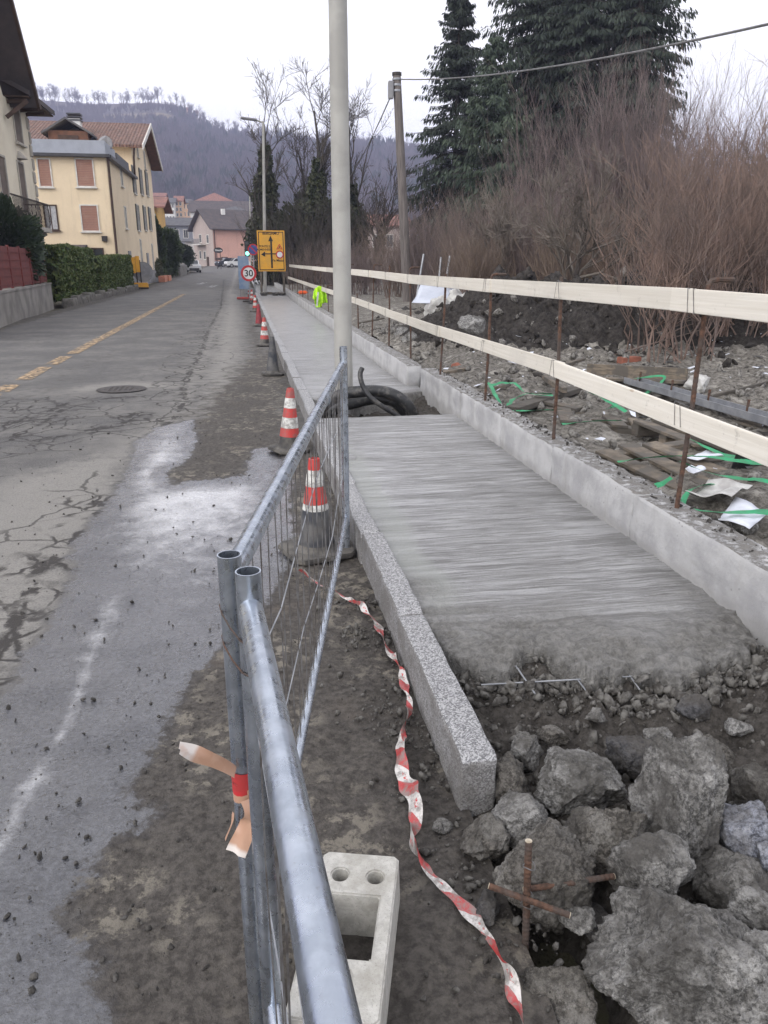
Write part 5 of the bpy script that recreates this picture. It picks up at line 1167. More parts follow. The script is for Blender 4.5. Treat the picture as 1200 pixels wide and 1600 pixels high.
def build_yellow_house():
    X = -7.3; t = thing('yellow_house', 'cream yellow three storey house with roof terrace and tiled gable roof', 'house', (X, 55, 0))
    MB().box((-14.3, 56.2, 3.6), (14., 12.4, 7.5)).build('wall', M['cream'], t)
    gable_body(t, -23, X-.003, 62.3, 74.9, -.2, 9.6, 11.75, 0, M['cream'], 'gable_wall')
    r = gable_roof(t, -23, X, 62.3, 74.9, 9.6, 11.75, 0, M['tiles'], .85)
    m = MB()
    for s, e in ((61.4, 68.6), (75.8, 68.6)):
        za, zb = 9.6-.85*.341, 11.75; m.prism([(s, za-.14), (e, zb-.14), (e, zb+.19), (s, za+.19)], 0, X+.852, X+.93)
    m.build('barge_board', M['white_trim'], r)
    m = MB()
    for s, e in ((61.4, 68.6), (75.8, 68.6)): m.prism([(s, 9.6-.29-.05), (e, 11.70), (e, 11.745), (s, 9.6-.29-.005)], 0, X+.002, X+.85)
    m.build('soffit', M['soffit'], r)
    MB().box((-11.3, 64.6, 10.7), (.8, .8, 1.5)).build('chimney', M['whitewash'], r); m = MB()
    for k in range(3): m.box((-11.3, 64.6, 11.35+.2*k), (.95, .95, .09))
    m.build('chimney_cap', M['fascia'], r)
    # dormer
    dx = D(105, 215, 61).x; d = MB().box((dx, 62.6, 9.3), (2.6, 2.4, 1.9)).build('dormer', M['soffit'], t)
    gable_roof(d, dx-1.3, dx+1.3, 61.3, 64.5, 10.15, 10.9, 1, M['roof_grey'], .35, .14, 'dormer_roof'); MB().box((dx, 61.36, 9.2), (1.3, .06, 1.5)).build('door', M['dark_wood'], d)
    # terrace parapet
    p = MB().box((-9.6, 50.12, 7.82), (4.6, .12, .72)).build('parapet', M['parapet'], t); MB().box((-20., 50.12, 7.82), (11.5, .12, .72)).build('parapet', M['parapet'], t)
    MB().box((X-.1, 52.2, 7.82), (.12, 4.0, .72)).build('parapet', M['parapet'], t); MB().box((X-.1, 57.6, 7.82), (.12, 5.5, .62)).build('parapet', M['fascia'], t)
    x = -14.2
    while x < -11.95: MB().box((x, 50.12, 7.85), (.03, .03, .7)).build('baluster', M['terrace_iron'], t); x += .16
    MB().box((-13.1, 50.12, 8.2), (2.4, .05, .05)).build('handrail', M['terrace_iron'], t)
    m = MB(); m.box((-14.3, 49.85, 7.36), (14.5, .4, .16)); m.box((X+.12, 56., 7.36), (.36, 12.2, .16)); m.build('gutter', M['fascia'], t)
    MB().tube([(X+.12, 49.9, 7.3), (X+.09, 49.92, .3)], .07, 8).build('downpipe', M['dark_wood'], t)
    MB().tube([(X+.3, 61.5, 9.3), (X+.15, 62.0, 8.7), (X+.1, 62.1, 7.4)], .07, 8).build('downpipe', M['dark_wood'], t)
    MB().box((-14.3, 49.97, .45), (14.01, .06, .95)).build('plinth', M['plinth'], t); MB().box((X+.02, 62.5, .55), (.06, 25., 1.)).build('plinth', M['plinth'], t)
    for px, py, w, h, k in ((70, 270, 14, 31, 'blind'), (133, 270, 20, 31, 'blind'), (80, 340, 14, 28, 'curtain'), (140.5, 341, 20, 30, 'blind')):
        c = D(px, py, 50.); s = 51.5/F/.952*1.0; win(t, 1, 50., -1, c.x, c.z, w*s*.98, h*s, k, 'white_trim' if k == 'blind' else 'dark_wood')
    c = D(147, 399, 50.); win(t, 1, 50., -1, c.x, c.z, 1., .7, 'glass', 'dark_wood')
    for px, py, h, sh in ((189, 274, 1.2, None), (196, 340, 1.25, None), (214, 231, 1.2, None), (225.5, 250, 1.25, None), (209, 281, 1.75, 'shutter'), (220, 284, 1.75, 'shutter'), (229, 287, 1.75, 'shutter'), (215, 340, 1.7, 'shutter'), (226, 341, 1.7, 'shutter'), (234, 342, 1.7, 'shutter'), (220.5, 396, 1.9, None), (238.5, 401, 1.9, None)):
        c = DX(px, py, X); win(t, 0, X, 1, c.y, c.z, .85 if sh else .7, h, 'glass', 'white_trim', sill=h < 1.8, shut=sh)
    for px, py in ((201.5, 393), (230, 399)):
        c = DX(px, py, X); d = MB().box((X+.03, c.y, 1.25), (.08, 1.1, 2.2)).build('door', M['grey'], t); MB().box((X+.09, c.y+.35, 1.2), (.05, .06, .14)).build('handle', M['galv_dull'], d)
    MB().box((D(164, 373, 50).x, 49.9, D(164, 373, 50).z), (.3, .2, .3)).build('wall_lamp', M['dark_metal'], t)
    c = D(196, 222, 55); MB().lathe([(.02, 0), (.3, .05), (.45, .14)], (0, 0, 0), 16, False)
    m = MB(); n = 14
    m.add([(X-.3+.42*math.cos(2*math.pi*k/n), 52.5-.1*math.sin(k), 8.35+.42*math.sin(2*math.pi*k/n)) for k in range(n)], [tuple(range(n))]); m.tube([(X-.3, 52.6, 7.4), (X-.3, 52.55, 8.35)], .03, 6); m.build('satellite_dish', M['grey'], t)
    # lean-to
    m = MB(); m.prism([(46.5, 2.05), (49.9, 2.45), (49.9, 2.6), (46.5, 2.2)], 0, -12.6, -8.8); m.build('porch_roof', M['roof_brown'], t)
build_yellow_house()
def build_villa():
    X = -8.2; t = thing('cream_villa', 'pale cream villa with steep dark gable eaves and iron balcony above the red fence', 'house', (X, 30, 0))
    y0, y1 = 25.2, 36.5
    MB().box((X-5, (y0+y1)/2, 3.6), (10, y1-y0, 7.5)).build('wall', M['villa'], t)
    MB().prism([(25.4, 7.35), (33.2, 7.35), (29.3, 12.6)], 0, X-9, X-.004).build('gable_wall', M['villa'], t)
    m = MB(); th = .2
    m.prism([(34.0, 7.1), (29.3, 13.3), (29.3, 13.6), (34.25, 7.18)], 0, X-9.5, X+.95); m.prism([(24.6, 7.1), (29.3, 13.3), (29.3, 13.6), (24.35, 7.18)], 0, X-9.5, X+.95)
    r = m.build('roof', M['roof_brown'], t)
    m = MB()
    m.prism([(34.02, 7.06), (29.3, 13.2), (29.3, 13.35), (34.27, 7.12)], 0, X+.952, X+1.05); m.build('barge_board', M['dark_wood'], r)
    m = MB(); m.prism([(X+.85, 7.42), (X-5, 10.4), (X-5, 10.6), (X+.85, 7.60)], 1, 33.4, 37.6); m.build('main_roof', M['roof_brown'], t)
    MB().prism([(X+.8, 7.36), (X-2, 7.36), (X-2, 7.41), (X+.8, 7.41)], 1, 33.42, 37.5).build('soffit', M['dark_wood'], t)
    for k in range(4): MB().bar((X+.7, 33.6+.9*k, 7.28), (X-.1, 33.6+.9*k, 7.22), .1, .12).build('rafter', M['dark_wood'], t)
    MB().bar((X+.1, 32.9, 6.6), (X+.8, 33.2, 7.2), .14, .14).build('bracket', M['dark_wood'], t)
    for k in range(14): MB().box((X+.02, y1-.13-(.09 if k % 2 else 0), .4+.5*k), (.07, .32 if k % 2 else .24, .44)).build('quoin', M['quoin'], t, bevel=.02)
    for px, py, h in ((26, 192, 1.35), ):
        c = DX(px, py, X); win(t, 0, X, 1, c.y, c.z, .95, h, 'shutter_brown', 'quoin')
    c = DX(34.5, 288, X); win(t, 0, X, 1, c.y, c.z-.1, .8, 1.7, 'shutter_brown', 'quoin', False); MB().lathe([(.06, 0), (.3, .05), (.14, .2), (.05, .32)], (X+.03, c.y, c.z+.85), 10).build('window_crest', M['quoin'], t)
    c = DX(5, 285, X); win(t, 0, X, 1, c.y, c.z-.1, .9, 1.9, 'shutter_brown', 'quoin', False)
    # balcony
    b = MB().box((X+.45, 31.6, 2.78), (.9, 5.2, .16)).build('balcony', M['quoin'], t)
    for k in range(34): MB().tube([(X+.85, 29.1+.15*k, 2.86), (X+.95, 29.1+.15*k, 3.15), (X+.86, 29.1+.15*k, 3.72)], .013, 4).build('baluster', M['terrace_iron'], b)
    for k in range(6): MB().tube([(X+.1+.15*k, 34.15, 2.86), (X+.1+.15*k, 34.24, 3.15), (X+.1+.15*k, 34.15, 3.72)], .013, 4).build('baluster', M['terrace_iron'], b)
    m = MB(); m.bar((X+.86, 29, 3.73), (X+.86, 34.2, 3.73), .06, .04); m.bar((X, 34.15, 3.73), (X+.9, 34.15, 3.73), .06, .04); m.build('handrail', M['terrace_iron'], b)
    for y in (30, 32, 33.8): MB().bar((X, y, 2.3), (X+.75, y, 2.7), .14, .2).build('corbel', M['quoin'], b)
build_villa()
def build_left_side():
    # low wall + red fence
    A, B = Vector((-5.75, 17.5, 0)), Vector((-7.18, 32.4, 0)); d = (B-A).normalized(); s = Vector((-d.y, d.x, 0))
    t = thing('roadside_wall', 'low grey concrete wall along the road carrying the red fence', 'wall', A)
    V, f = rough_box((0, 0, 0), (1, 1, 1), 8, 0, 1, 1); V = np.array(V); L = (B-A).length
    W_ = np.array(A)[None]+V[:, 1:2]*np.array(d)[None]*L+(V[:, 0:1]-.0)*np.array(s)[None]*.3; W_[:, 2] = -.2+V[:, 2]*1.02+.0
    mesh_from('wall', W_, f, M['low_wall'], t)
    MB().bar(A+s*.15+Vector((0, 0, .84)), B+s*.15+Vector((0, 0, .84)), .34, .06).build('coping', M['low_wall'], t)
    t = thing('red_fence', 'dark red panel fence standing on the low grey wall', 'fence', A+Vector((0, 0, .85)))
    n = 8
    for k in range(n):
        a, b = A.lerp(B, k/n)+s*.15, A.lerp(B, (k+1)/n)+s*.15; zt = 2.02
        MB().bar(a+Vector((0, 0, (zt+.9)/2)), b+Vector((0, 0, (zt+.9)/2)), .03, zt-.9).build('panel', M['red_fence'], t)
        for j in range(5): MB().bar(a+Vector((0, 0, 1.0+.22*j))-s*.02, b+Vector((0, 0, 1.0+.22*j))-s*.02, .02, .03).build('batten', M['red_fence'], t)
        MB().box(a+Vector((0, 0, 1.46))-s*.01, (.07, .07, 1.2)).build('post', M['red_fence'], t)
    # stone edging under the hedge
    t = thing('stone_edging', 'rough stone edging under the clipped hedge beside the road', 'edging', (-6.6, 33, 0)); y = 32.7; i = 0
    while y < 53:
        L = .8+.5*random.random(); V, f = rough_box((-6.95-.02*i % .1, y, -.2), (-6.52, y+L-.03, .26+.08*math.sin(i*2.)), 4, .03, 4., 400+i); mesh_from('edge_stone', V, f, M['stone_kerb'], t, smooth=True); y += L; i += 1
    # barricade
    p = P(219, 452); t = thing('yellow_barricade', 'folded yellow and black barricade standing at the road edge by the hedge end', 'barricade', (p.x, p.y, 0)); x, y = p.x, p.y
    z1 = D(219, 401, y).z
    for k, dx in enumerate((-.27, -.02)): MB().box((x+dx, y+.05*k, (z1+.95)/2+.06*k), (.24, .04, z1-1.0)).build('panel', M['sign_yellow'], t, bevel=.01)
    MB().box((x-.14, y+.12, z1/2), (.07, .05, z1)).build('frame', M['black'], t); MB().box((x+.1, y+.12, z1/2-.1), (.07, .05, z1-.2)).build('frame', M['black'], t)
    m = MB(); m.box((x, y, .22), (1.05, .3, .36)); m.build('base', M['sign_yellow'], t, bevel=.04); m = MB(); disc(m, (x+.25, y+.2, 1.05), 0, .62, y+.18, y+.22); m.build('sign_back', M['grey'], t)
    MB().box((x, y-.16, .08), (1.1, .03, .1)).build('base_band', M['black'], t)
    # planter, garden wall
    p = D(262, 431, 70.); z = float(road_z(70)); t = thing('planter', 'long terracotta planter beneath the clipped hedge at the house corner', 'planter', (p.x, 70, z))
    for k in range(2): MB().box((p.x-.3+k*.1, 69.+2.7*k, z+.2), (.5, 2.5, .5)).build('trough', M['terracotta'], t, bevel=.03)
    p = D(290, 416, 92.); z = float(road_z(92)); V, f = rough_box((p.x-1.6, 86, z-.5), (p.x-.1, 97, z+1.15), 7, .15, .6, 450); tag(mesh_from('garden_wall', V, f, M['stone_kerb'], None, smooth=True), 'rounded grey garden wall past the planter', 'wall')
build_left_side()
def simple_house(name, lab, pxs, py_e, py_r, py_b, Y, dep, wall, roof, ax=0, rows=2, cols=3, side=None, hip=False, over=.5, pane='glass', roofn=None):
    a, b = D(pxs[0], py_b, Y), D(pxs[1], py_b, Y); ze = D((pxs[0]+pxs[1])/2, py_e, Y).z; zr = D((pxs[0]+pxs[1])/2, py_r, Y+(dep/2 if ax == 0 else 0)).z; z0 = min(a.z, float(road_z(Y)))-1.
    t = thing(name, lab, 'house', ((a.x+b.x)/2, Y, z0), 'village houses below the hill')
    if hip:
        MB().box(((a.x+b.x)/2, Y+dep/2, (z0+ze)/2), (b.x-a.x, dep, ze-z0)).build('wall', M[wall], t)
        o = over; cx, cy = (a.x+b.x)/2, Y+dep/2; k = max(0, (b.x-a.x)-dep)/2
        V = [(a.x-o, Y-o, ze), (b.x+o, Y-o, ze), (b.x+o, Y+dep+o, ze), (a.x-o, Y+dep+o, ze), (cx-k, cy, zr), (cx+k, cy, zr)]
        MB().add(V, [(0, 1, 5, 4), (1, 2, 5), (2, 3, 4, 5), (3, 0, 4), (0, 3, 2, 1)]).build('roof', M[roof], t)
    else:
        gable_body(t, a.x, b.x, Y, Y+dep, z0, ze, zr, ax, M[wall]); gable_roof(t, a.x, b.x, Y, Y+dep, ze, zr, ax, M[roof], over)
    zb = max(z0+1.2, D(pxs[0], py_b, Y).z); st = (ze-zb)/max(rows, 1)
    for i in range(rows):
        for j in range(cols):
            win(t, 1, Y, -1, a.x+(b.x-a.x)*(j+.5)/cols, zb+st*(i+.5), min(1., (b.x-a.x)/cols*.45), min(1.5, st*.55), pane, 'white_trim', False, fw=.1)
    return t
def build_village():
    # pink house, turned so that its gable looks up the road
    Y = 150.; c = D(336, 416, Y); z0 = c.z-.5; ze = D(336, 354, Y).z; zr = D(336, 328, Y+4).z; t = thing('pink_house', 'pink house with brown roof and balconies at the end of the road', 'house', (0, 0, 0))
    gable_body(t, 0, 16, 0, 9.5, 0, ze-z0, zr-z0, 0, M['pink'])
    MB().prism([(-.01, 0), (9.51, 0), (9.51, ze-z0), (4.75, zr-z0), (-.01, ze-z0)], 0, -.06, -.004).build('gable_facade', M['beige_grey'], t)
    r = gable_roof(t, 0, 16, 0, 9.5, ze-z0, zr-z0, 0, M['roof_brown'], .9, .2); MB().box((3.5, 3.2, zr-z0-.3), (.6, .6, 1.)).build('chimney', M['whitewash'], r)
    for u, z, w, h, k in ((7.2, 5.4, .9, 1.2, 'glass'), (8.2, 5.4, .8, 1.3, 'curtain'), (7.6, 2.9, .9, 1.9, 'shutter'), (10., 5.3, 1., 1.4, 'glass'), (10.2, 2.6, 1., 1.4, 'glass')): win(t, 1, 0, -1, u, z, w, h, k, 'white_trim', fw=.12)
    for u, z in ((6.5, 2.5), (4.4, 2.4), (2.5, 5.2), (6, 5.4)): win(t, 0, -.06, -1, u, z, .9, 1.3, 'glass', 'white_trim', fw=.12)
    MB().box((1.9, -.05, 1.1), (1.2, .1, 2.)).build('door', M['dark_wood'], t); MB().box((-.1, 3., 1.1), (.1, 1., 2.1)).build('door', M['dark_wood'], t)
    for (cx_, cy_, cz_, sx, sy) in ((10.5, -.6, 4.1, 5., 1.2), (-.7, 5.5, 4.3, 1.3, 4.2)):
        b = MB().box((cx_, cy_, cz_), (sx, sy, .2)).build('balcony', M['white_trim'], t)
        m = MB()
        for k in range(16): 
            if sx > sy: m.box((cx_-sx/2+sx*k/15, cy_-sy/2, cz_+.5), (.05, .05, .9))
            else: m.box((cx_-sx/2, cy_-sy/2+sy*k/15, cz_+.5), (.05, .05, .9))
        m.box((cx_ if sx > sy else cx_-sx/2, cy_-sy/2 if sx > sy else cy_, cz_+.95), (sx if sx > sy else .06, .06 if sx > sy else sy, .08)); m.build('railing', M['grey'], b)
    MB().tube([(0.2, -.15, ze-z0), (.2, -.1, 0)], .09, 8).build('downpipe', M['dark_wood'], t)
    t.location = (c.x, Y, z0); t.rotation_euler = (0, 0, math.radians(24))
    simple_house('grey_house', 'slate grey rendered house with dark roof left of the pink house', (259, 300), 352, 341, 405, 172., 9, 'greywall', 'roof_grey', 0, 2, 3)
    simple_house('white_house', 'white four storey house with grey roof above the slate grey house', (255, 274), 317, 310, 345, 235., 10, 'whitewash', 'roof_grey', 0, 3, 4)
    simple_house('peach_house', 'tall peach house with red roof beside the white four storey house', (275, 286), 314, 307, 340, 240., 9, 'peach', 'roof_red', 0, 3, 2)
    simple_house('orange_house', 'small orange house with flat eaves behind the tall peach house', (286, 298), 317, 312, 340, 252., 8, 'peach', 'roof_grey', 0, 2, 2)
    simple_house('red_roof_house', 'white house with low red roof far left under the hill', (238, 259), 307, 302, 330, 275., 9, 'whitewash', 'roof_red', 0, 1, 2)
    simple_house('ochre_house', 'ochre house with red eaves right behind the cream yellow house', (224, 253), 322, 310, 420, 92., 9, 'ochre', 'roof_red', 0, 2, 2, over=.9)
    simple_house('brown_roof_house', 'long house with brown roof and white end wall behind the pink house', (298, 400), 331, 315, 345, 205., 12, 'whitewash', 'roof_brown', 0, 1, 5)
    simple_house('hip_roof_house', 'house with pale grey hipped roof just behind the pink house', (338, 398), 332, 322, 345, 185., 10, 'whitewash', 'roof_grey', hip=True, rows=1, cols=4)
    simple_house('large_roof_house', 'large house with wide red brown roof highest above the pink house', (303, 368), 316, 301, 335, 262., 18, 'beige_grey', 'roof_red', hip=True, rows=1, cols=5)
    simple_house('terrace_house', 'house with white eaves half hidden behind the street lamp', (404, 440), 344, 334, 400, 120., 9, 'whitewash', 'roof_brown', 0, 2, 3)
    simple_house('rose_house', 'dull rose house half hidden by scrub behind the lamp post', (556, 640), 352, 337, 400, 110., 9, 'beige_grey', 'roof_red', 0, 1, 4)
    simple_house('shop_building', 'low building with white canopy between the grey and pink houses', (291, 306), 378, 374, 412, 160., 8, 'whitewash', 'roof_grey', 0, 1, 1)
    for k, (px, py, w, lab, wl_, rf) in enumerate(((288, 174, 9, 'lone orange house with white gable high on the wooded hill', 'peach', 'roof_red'), (263, 171, 7, 'small white house high on the wooded hill', 'whitewash', 'roof_grey'), (306, 179, 6, 'tiny pale house lowest on the wooded hilltop', 'whitewash', 'roof_red'))):
        Y = next(y for y in range(500, 886, 2) if y > 880 or D(px, py+3, y).z <= float(hill_z(D(px, py, y).x, float(y))))*1.; c = D(px, py, Y); t = thing('hill_house', lab, 'house', (c.x, Y, c.z-4), 'houses on the hilltop'); hw = w/1269*Y/2
        gable_body(t, c.x-hw, c.x+hw, Y, Y+8, c.z-6, c.z+1.5, c.z+4, 0, M[wl_]); gable_roof(t, c.x-hw, c.x+hw, Y, Y+8, c.z+1.5, c.z+4, 0, M[rf], .6, .3)
        for j in (-.5, 0, .5): win(t, 1, Y, -1, c.x+j*hw, c.z-.5, 1., 1.4, 'glass', 'white_trim', False)
    # oval sign
    c = D(341, 391, 125.); z = float(road_z(125)); t = thing('oval_sign', 'dark oval sign board on two posts in front of the pink house', 'sign', (c.x, 125, z)); m = MB(); n = 24
    m.add([(c.x+.68*math.cos(2*math.pi*k/n), y, c.z+.4*math.sin(2*math.pi*k/n)) for y in (125, 125.08) for k in range(n)], [tuple(range(n)), tuple(range(n, 2*n))]+[(k, (k+1) % n, n+(k+1) % n, n+k) for k in range(n)]); m.build('board', M['black'], t)
    text('Osteria', .34, M['white'], t, (c.x, 124.99, c.z)); 
    for s in (-.25, .25): MB().tube([(c.x+s, 125.1, z), (c.x+s, 125.1, c.z)], .05, 8).build('post', M['dark_metal'], t)
    MB().box((c.x, 125.05, c.z-1.25), (1.1, .05, .35)).build('lower_board', M['dark_wood'], t)
build_village()

# ================================================================== cars
def car_proto(paint, suv=True):
    t = thing('car', '', 'car'); L, W_ = 4.1, 1.72
    body = [(-2.05, .28), (-2.05, .75), (-1.98, .95), (-1.2, 1.0), (-.9, .98), (1.9, .98), (2.03, .9), (2.05, .45), (2.0, .26)]
    MB().prism(body, 1, -W_/2, W_/2).build('body', paint, t, bevel=.06)
    cab = [(-1.15, .97), (-.55, 1.48), (1.45, 1.5), (1.95, .97)]; MB().prism(cab, 1, -W_/2+.1, W_/2-.1).build('cabin', paint, t, bevel=.05)
    for s in (-1, 1):
        y = s*(W_/2-.09)
        for q in ([(-.95, 1.0), (-.5, 1.4), (.3, 1.42), (.3, 1.0)], [(.38, 1.0), (.38, 1.42), (1.35, 1.42), (1.7, 1.0)]): MB().prism(q, 1, y-.02, y+.02).build('side_window', M['glass'], t)
        MB().box((-1.98, s*.62, .74), (.16, .34, .16)).build('headlight', M['lamp'], t, bevel=.03); MB().box((2.0, s*.7, .8), (.1, .22, .3)).build('tail_light', M['tail_lamp'], t, bevel=.03)
        for x in (-1.28, 1.25):
            w = MB(); n = 18; V = [(x+r*math.cos(2*math.pi*k/n), s*yy, .31+r*math.sin(2*math.pi*k/n)) for r, yy in ((.31, W_/2-.2), (.31, W_/2+.01), (.2, W_/2+.012)) for k in range(n)]
            w.add(V, [(a*n+k, a*n+(k+1) % n, (a+1)*n+(k+1) % n, (a+1)*n+k) for a in range(2) for k in range(n)]); wo = w.build('wheel', M['tyre'], t)
            V = [(x+.2*math.cos(2*math.pi*k/n), s*(W_/2+.01), .31+.2*math.sin(2*math.pi*k/n)) for k in range(n)]; MB().add(V, [tuple(range(n))]).build('rim', M['rim'], wo)
    MB().prism([(-1.08, 1.02), (-.62, 1.42), (-.66, 1.46), (-1.13, 1.03)], 1, -.62, .62).build('windscreen', M['glass'], t); MB().prism([(1.86, 1.02), (1.56, 1.42), (1.6, 1.46), (1.92, 1.03)], 1, -.6, .6).build('rear_window', M['glass'], t)
    m = MB(); m.box((-2.06, 0, .42), (.06, 1.2, .2)); m.build('bumper_grille', M['black'], t); m = MB(); m.box((0, 0, .27), (3.9, 1.6, .12)); m.build('underbody', M['tyre'], t)
    return t
def build_cars():
    a = car_proto(M['car_blue']); b = car_proto(M['car_white'])
    for o, px, Y, rz, lab in ((a, 356, 141., .5, 'dark blue car parked beneath the pink house'), (b, 371, 138., .35, 'white car parked beside the dark blue one')):
        p = D(px, 416, Y); o.location = (p.x, Y, float(road_z(Y))); o.rotation_euler = (0, 0, rz); tag(o, lab, 'car', 'cars parked at the end of the road')
    for px, Y, rz, lab in ((300.5, 104., 1.75, 'white car parked nose out past the garden wall'), (296, 113., 1.6, 'white car half hidden behind the first one by the garden wall')):
        c = copy_tree(b); p = D(px, 419, Y); c.location = (p.x, Y, float(road_z(Y))); c.rotation_euler = (0, 0, rz); tag(c, lab, 'car', 'cars parked at the end of the road')
build_cars()
# ================================================================== plants
def children(Pt, R, nchild, lo, hi, ang, up, K, seed, tmin=.25, rr=.55, curl=.15, taper=.25):
    """grow child branches from the paths Pt (N,K0,3)"""
    r = np.random.default_rng(seed); N_, K0, _ = Pt.shape; n = N_*nchild
    pi = np.repeat(np.arange(N_), nchild); t = r.uniform(tmin, .98, n)*(K0-1); i = np.minimum(t.astype(int), K0-2); f = (t-i)[:, None]
    p0 = Pt[pi, i]*(1-f)+Pt[pi, i+1]*f; tg = Pt[pi, i+1]-Pt[pi, i]; tg /= np.linalg.norm(tg, axis=1, keepdims=True)+1e-9
    rn = r.normal(size=(n, 3)); rn -= (rn*tg).sum(1, keepdims=True)*tg; rn /= np.linalg.norm(rn, axis=1, keepdims=True)+1e-9
    a = r.uniform(ang[0], ang[1], n)[:, None]; d = tg*np.cos(a)+rn*np.sin(a); d[:, 2] += up; d /= np.linalg.norm(d, axis=1, keepdims=True)+1e-9
    L = r.uniform(lo, hi, n)*(1-.45*(t/(K0-1))); k = np.linspace(0, 1, K)
    bend = r.normal(size=(n, 3))*curl; bend[:, 2] += up*.5
    Q = p0[:, None]+d[:, None]*(L[:, None]*k[None])[..., None]+bend[:, None]*((L[:, None]*k[None]**2))[..., None]
    Q[:, 1:] += r.normal(size=(n, K-1, 3))*curl*.12*L[:, None, None]
    r0 = (R[pi, i]*rr); return Q, r0[:, None]*(1-(1-taper)*k[None])
def quads(C, U, V_):        # centres + half vectors -> leaf quads
    N_ = len(C); P4 = np.stack([C-U-V_*.4, C+U*.1-V_, C+U, C+U*.1+V_], 1); return P4.reshape(-1, 3), np.arange(N_*4).reshape(-1, 4)
def leaves(C, size, seed, asp=.55):
    r = np.random.default_rng(seed); n = len(C); U = r.normal(size=(n, 3)); U /= np.linalg.norm(U, axis=1, keepdims=True); W_ = r.normal(size=(n, 3)); W_ -= (W_*U).sum(1, keepdims=True)*U; W_ /= np.linalg.norm(W_, axis=1, keepdims=True)
    s = (size*r.uniform(.6, 1.3, n))[:, None]; return quads(C, U*s, W_*s*asp)
def hedge(lab, A, B, w, h, n, mat, size, seed, group=None, round_=.0, name='hedge'):
    r = np.random.default_rng(seed); A, B = np.array(A, float), np.array(B, float); d = B-A; L = np.linalg.norm(d); d = d/L; s = np.array([-d[1], d[0], 0])
    t = thing(name, lab, 'hedge', tuple(A), group)
    # mostly in a shell near the surface
    u = r.uniform(0, L, n); face = r.random(n); v = np.where(face < .45, -w/2, np.where(face < .75, r.uniform(-w/2, w/2, n), w/2)); z = np.where((face >= .45) & (face < .75), h, h*r.random(n)**.9)
    v = v*(1-round_*(z/h)**3); bump = .10*fbm(u*1.3, z*1.3+v, 0, seed, 3); v = v+np.sign(v)*(bump-np.abs(r.normal(0, .09, n))); z = z+np.where(face < .75, bump, 0)-np.where((face >= .45) & (face < .75), np.abs(r.normal(0, .08, n)), 0)
    C = A[None]+u[:, None]*d[None]+v[:, None]*s[None]; C[:, 2] = A[2]+z+(B[2]-A[2])*u/L
    V, q = leaves(C, size, seed); mesh_from('foliage', V, q, M[mat], t)
    m = MB(); 
    for k in range(int(L/.7)): 
        p = A+d*(k+.5)*.7; m.tube([p, p+np.array([0, 0, h*.5]), p+s*.15*math.sin(k)+np.array([0, 0, h*.8])], [.04, .03, .01], 5)
    m.box(tuple((A+B)/2+np.array([0, 0, h*.45])), (.02, .02, h*.7)); m.build('stems', M['bark_dark'], t)
    # dense inner core so that the hedge is not see-through
    k = 2600; u = r.uniform(0, L, k); v = r.uniform(-w*.33, w*.33, k); z = r.uniform(.03, h*.9, k); C = A[None]+u[:, None]*d[None]+v[:, None]*s[None]; C[:, 2] = A[2]+z
    V, q = leaves(C, size*1.8, seed+1); mesh_from('inner_foliage', V, q, M[mat], t)
    return t
def bush(name, lab, c, rad, n, mat, size, seed, cat='shrub', group=None, cone=False):
    r = np.random.default_rng(seed); t = thing(name, lab, cat, (c[0], c[1], c[2]), group); rad = np.array(rad)
    d = r.normal(size=(n, 3)); d /= np.linalg.norm(d, axis=1, keepdims=True); rr = r.random(n)**.33
    lump = 1+.28*fbm(d[:, 0]*2.2+seed, d[:, 1]*2.2, d[:, 2]*2.2, seed, 3); C = d*rr[:, None]*lump[:, None]
    if cone: k = (C[:, 2]+1)/2; C[:, :2] *= (1.15*(1-np.clip(k, 0, 1))**.55+.08)[:, None]
    C = C*rad+np.array(c)+np.array([0, 0, rad[2]]); V, q = leaves(C, size, seed); mesh_from('foliage', V, q, M[mat], t)
    st = np.zeros((7, 5, 3)); a = r.uniform(0, 6.28, 7); k = np.linspace(0, 1, 5); st[:, :, 0] = c[0]+np.cos(a)[:, None]*k*rad[0]*.5; st[:, :, 1] = c[1]+np.sin(a)[:, None]*k*rad[1]*.5; st[:, :, 2] = c[2]+k*rad[2]*1.5
    V, q = tubes_np(st, np.repeat((.04*(1-.8*k))[None], 7, 0), 5); mesh_from('stems', V, q, M['bark_dark'], t); return t
def build_hedges():
    g = 'clipped hedges along the left road edge'
    hedge('bright green clipped hedge directly beside the red fence', (-7.15, 32.7, .15), (-7.25, 40.2, .15), .75, 2.05, 15000, 'hedge_leaf', .075, 1, g)
    hedge('olive green clipped hedge in front of the cream yellow house', (-7.05, 40.9, .15), (-7.0, 52.2, .25), .65, 1.72, 16000, 'hedge_leaf', .075, 2, g)
    hedge('low dull hedge growing behind the terracotta planter', (-7.9, 69.5, .4), (-7.6, 76, .5), 1.1, 1.5, 7000, 'planter_leaf', .09, 3, g, .3)
    bush('laurel_bush', 'dark evergreen bush reaching the iron balcony behind the red fence', (-7.75, 29.6, .3), (1.0, 2.3, 1.65), 15000, 'bush_leaf', .085, 4)
    p = D(262, 400, 84.); bush('conifer_shrub', 'dense dark conifer shrub beyond the corner of the cream yellow house', (p.x, 84., .5), (1.5, 1.8, 2.4), 9000, 'cypress_leaf', .12, 5, cone=False)
    p = D(249, 400, 80.); bush('conifer_shrub', 'taller dark conifer close against the cream yellow house corner', (p.x, 80., .5), (.8, 1., 2.6), 6000, 'cypress_leaf', .11, 6, cone=True)
    p = D(285, 400, 97.); bush('conifer_shrub', 'grey green shrub behind the garden wall by the white cars', (p.x-.4, 99., 1.0), (1.6, 1.5, 1.5), 5000, 'bush_leaf', .13, 7)
build_hedges()
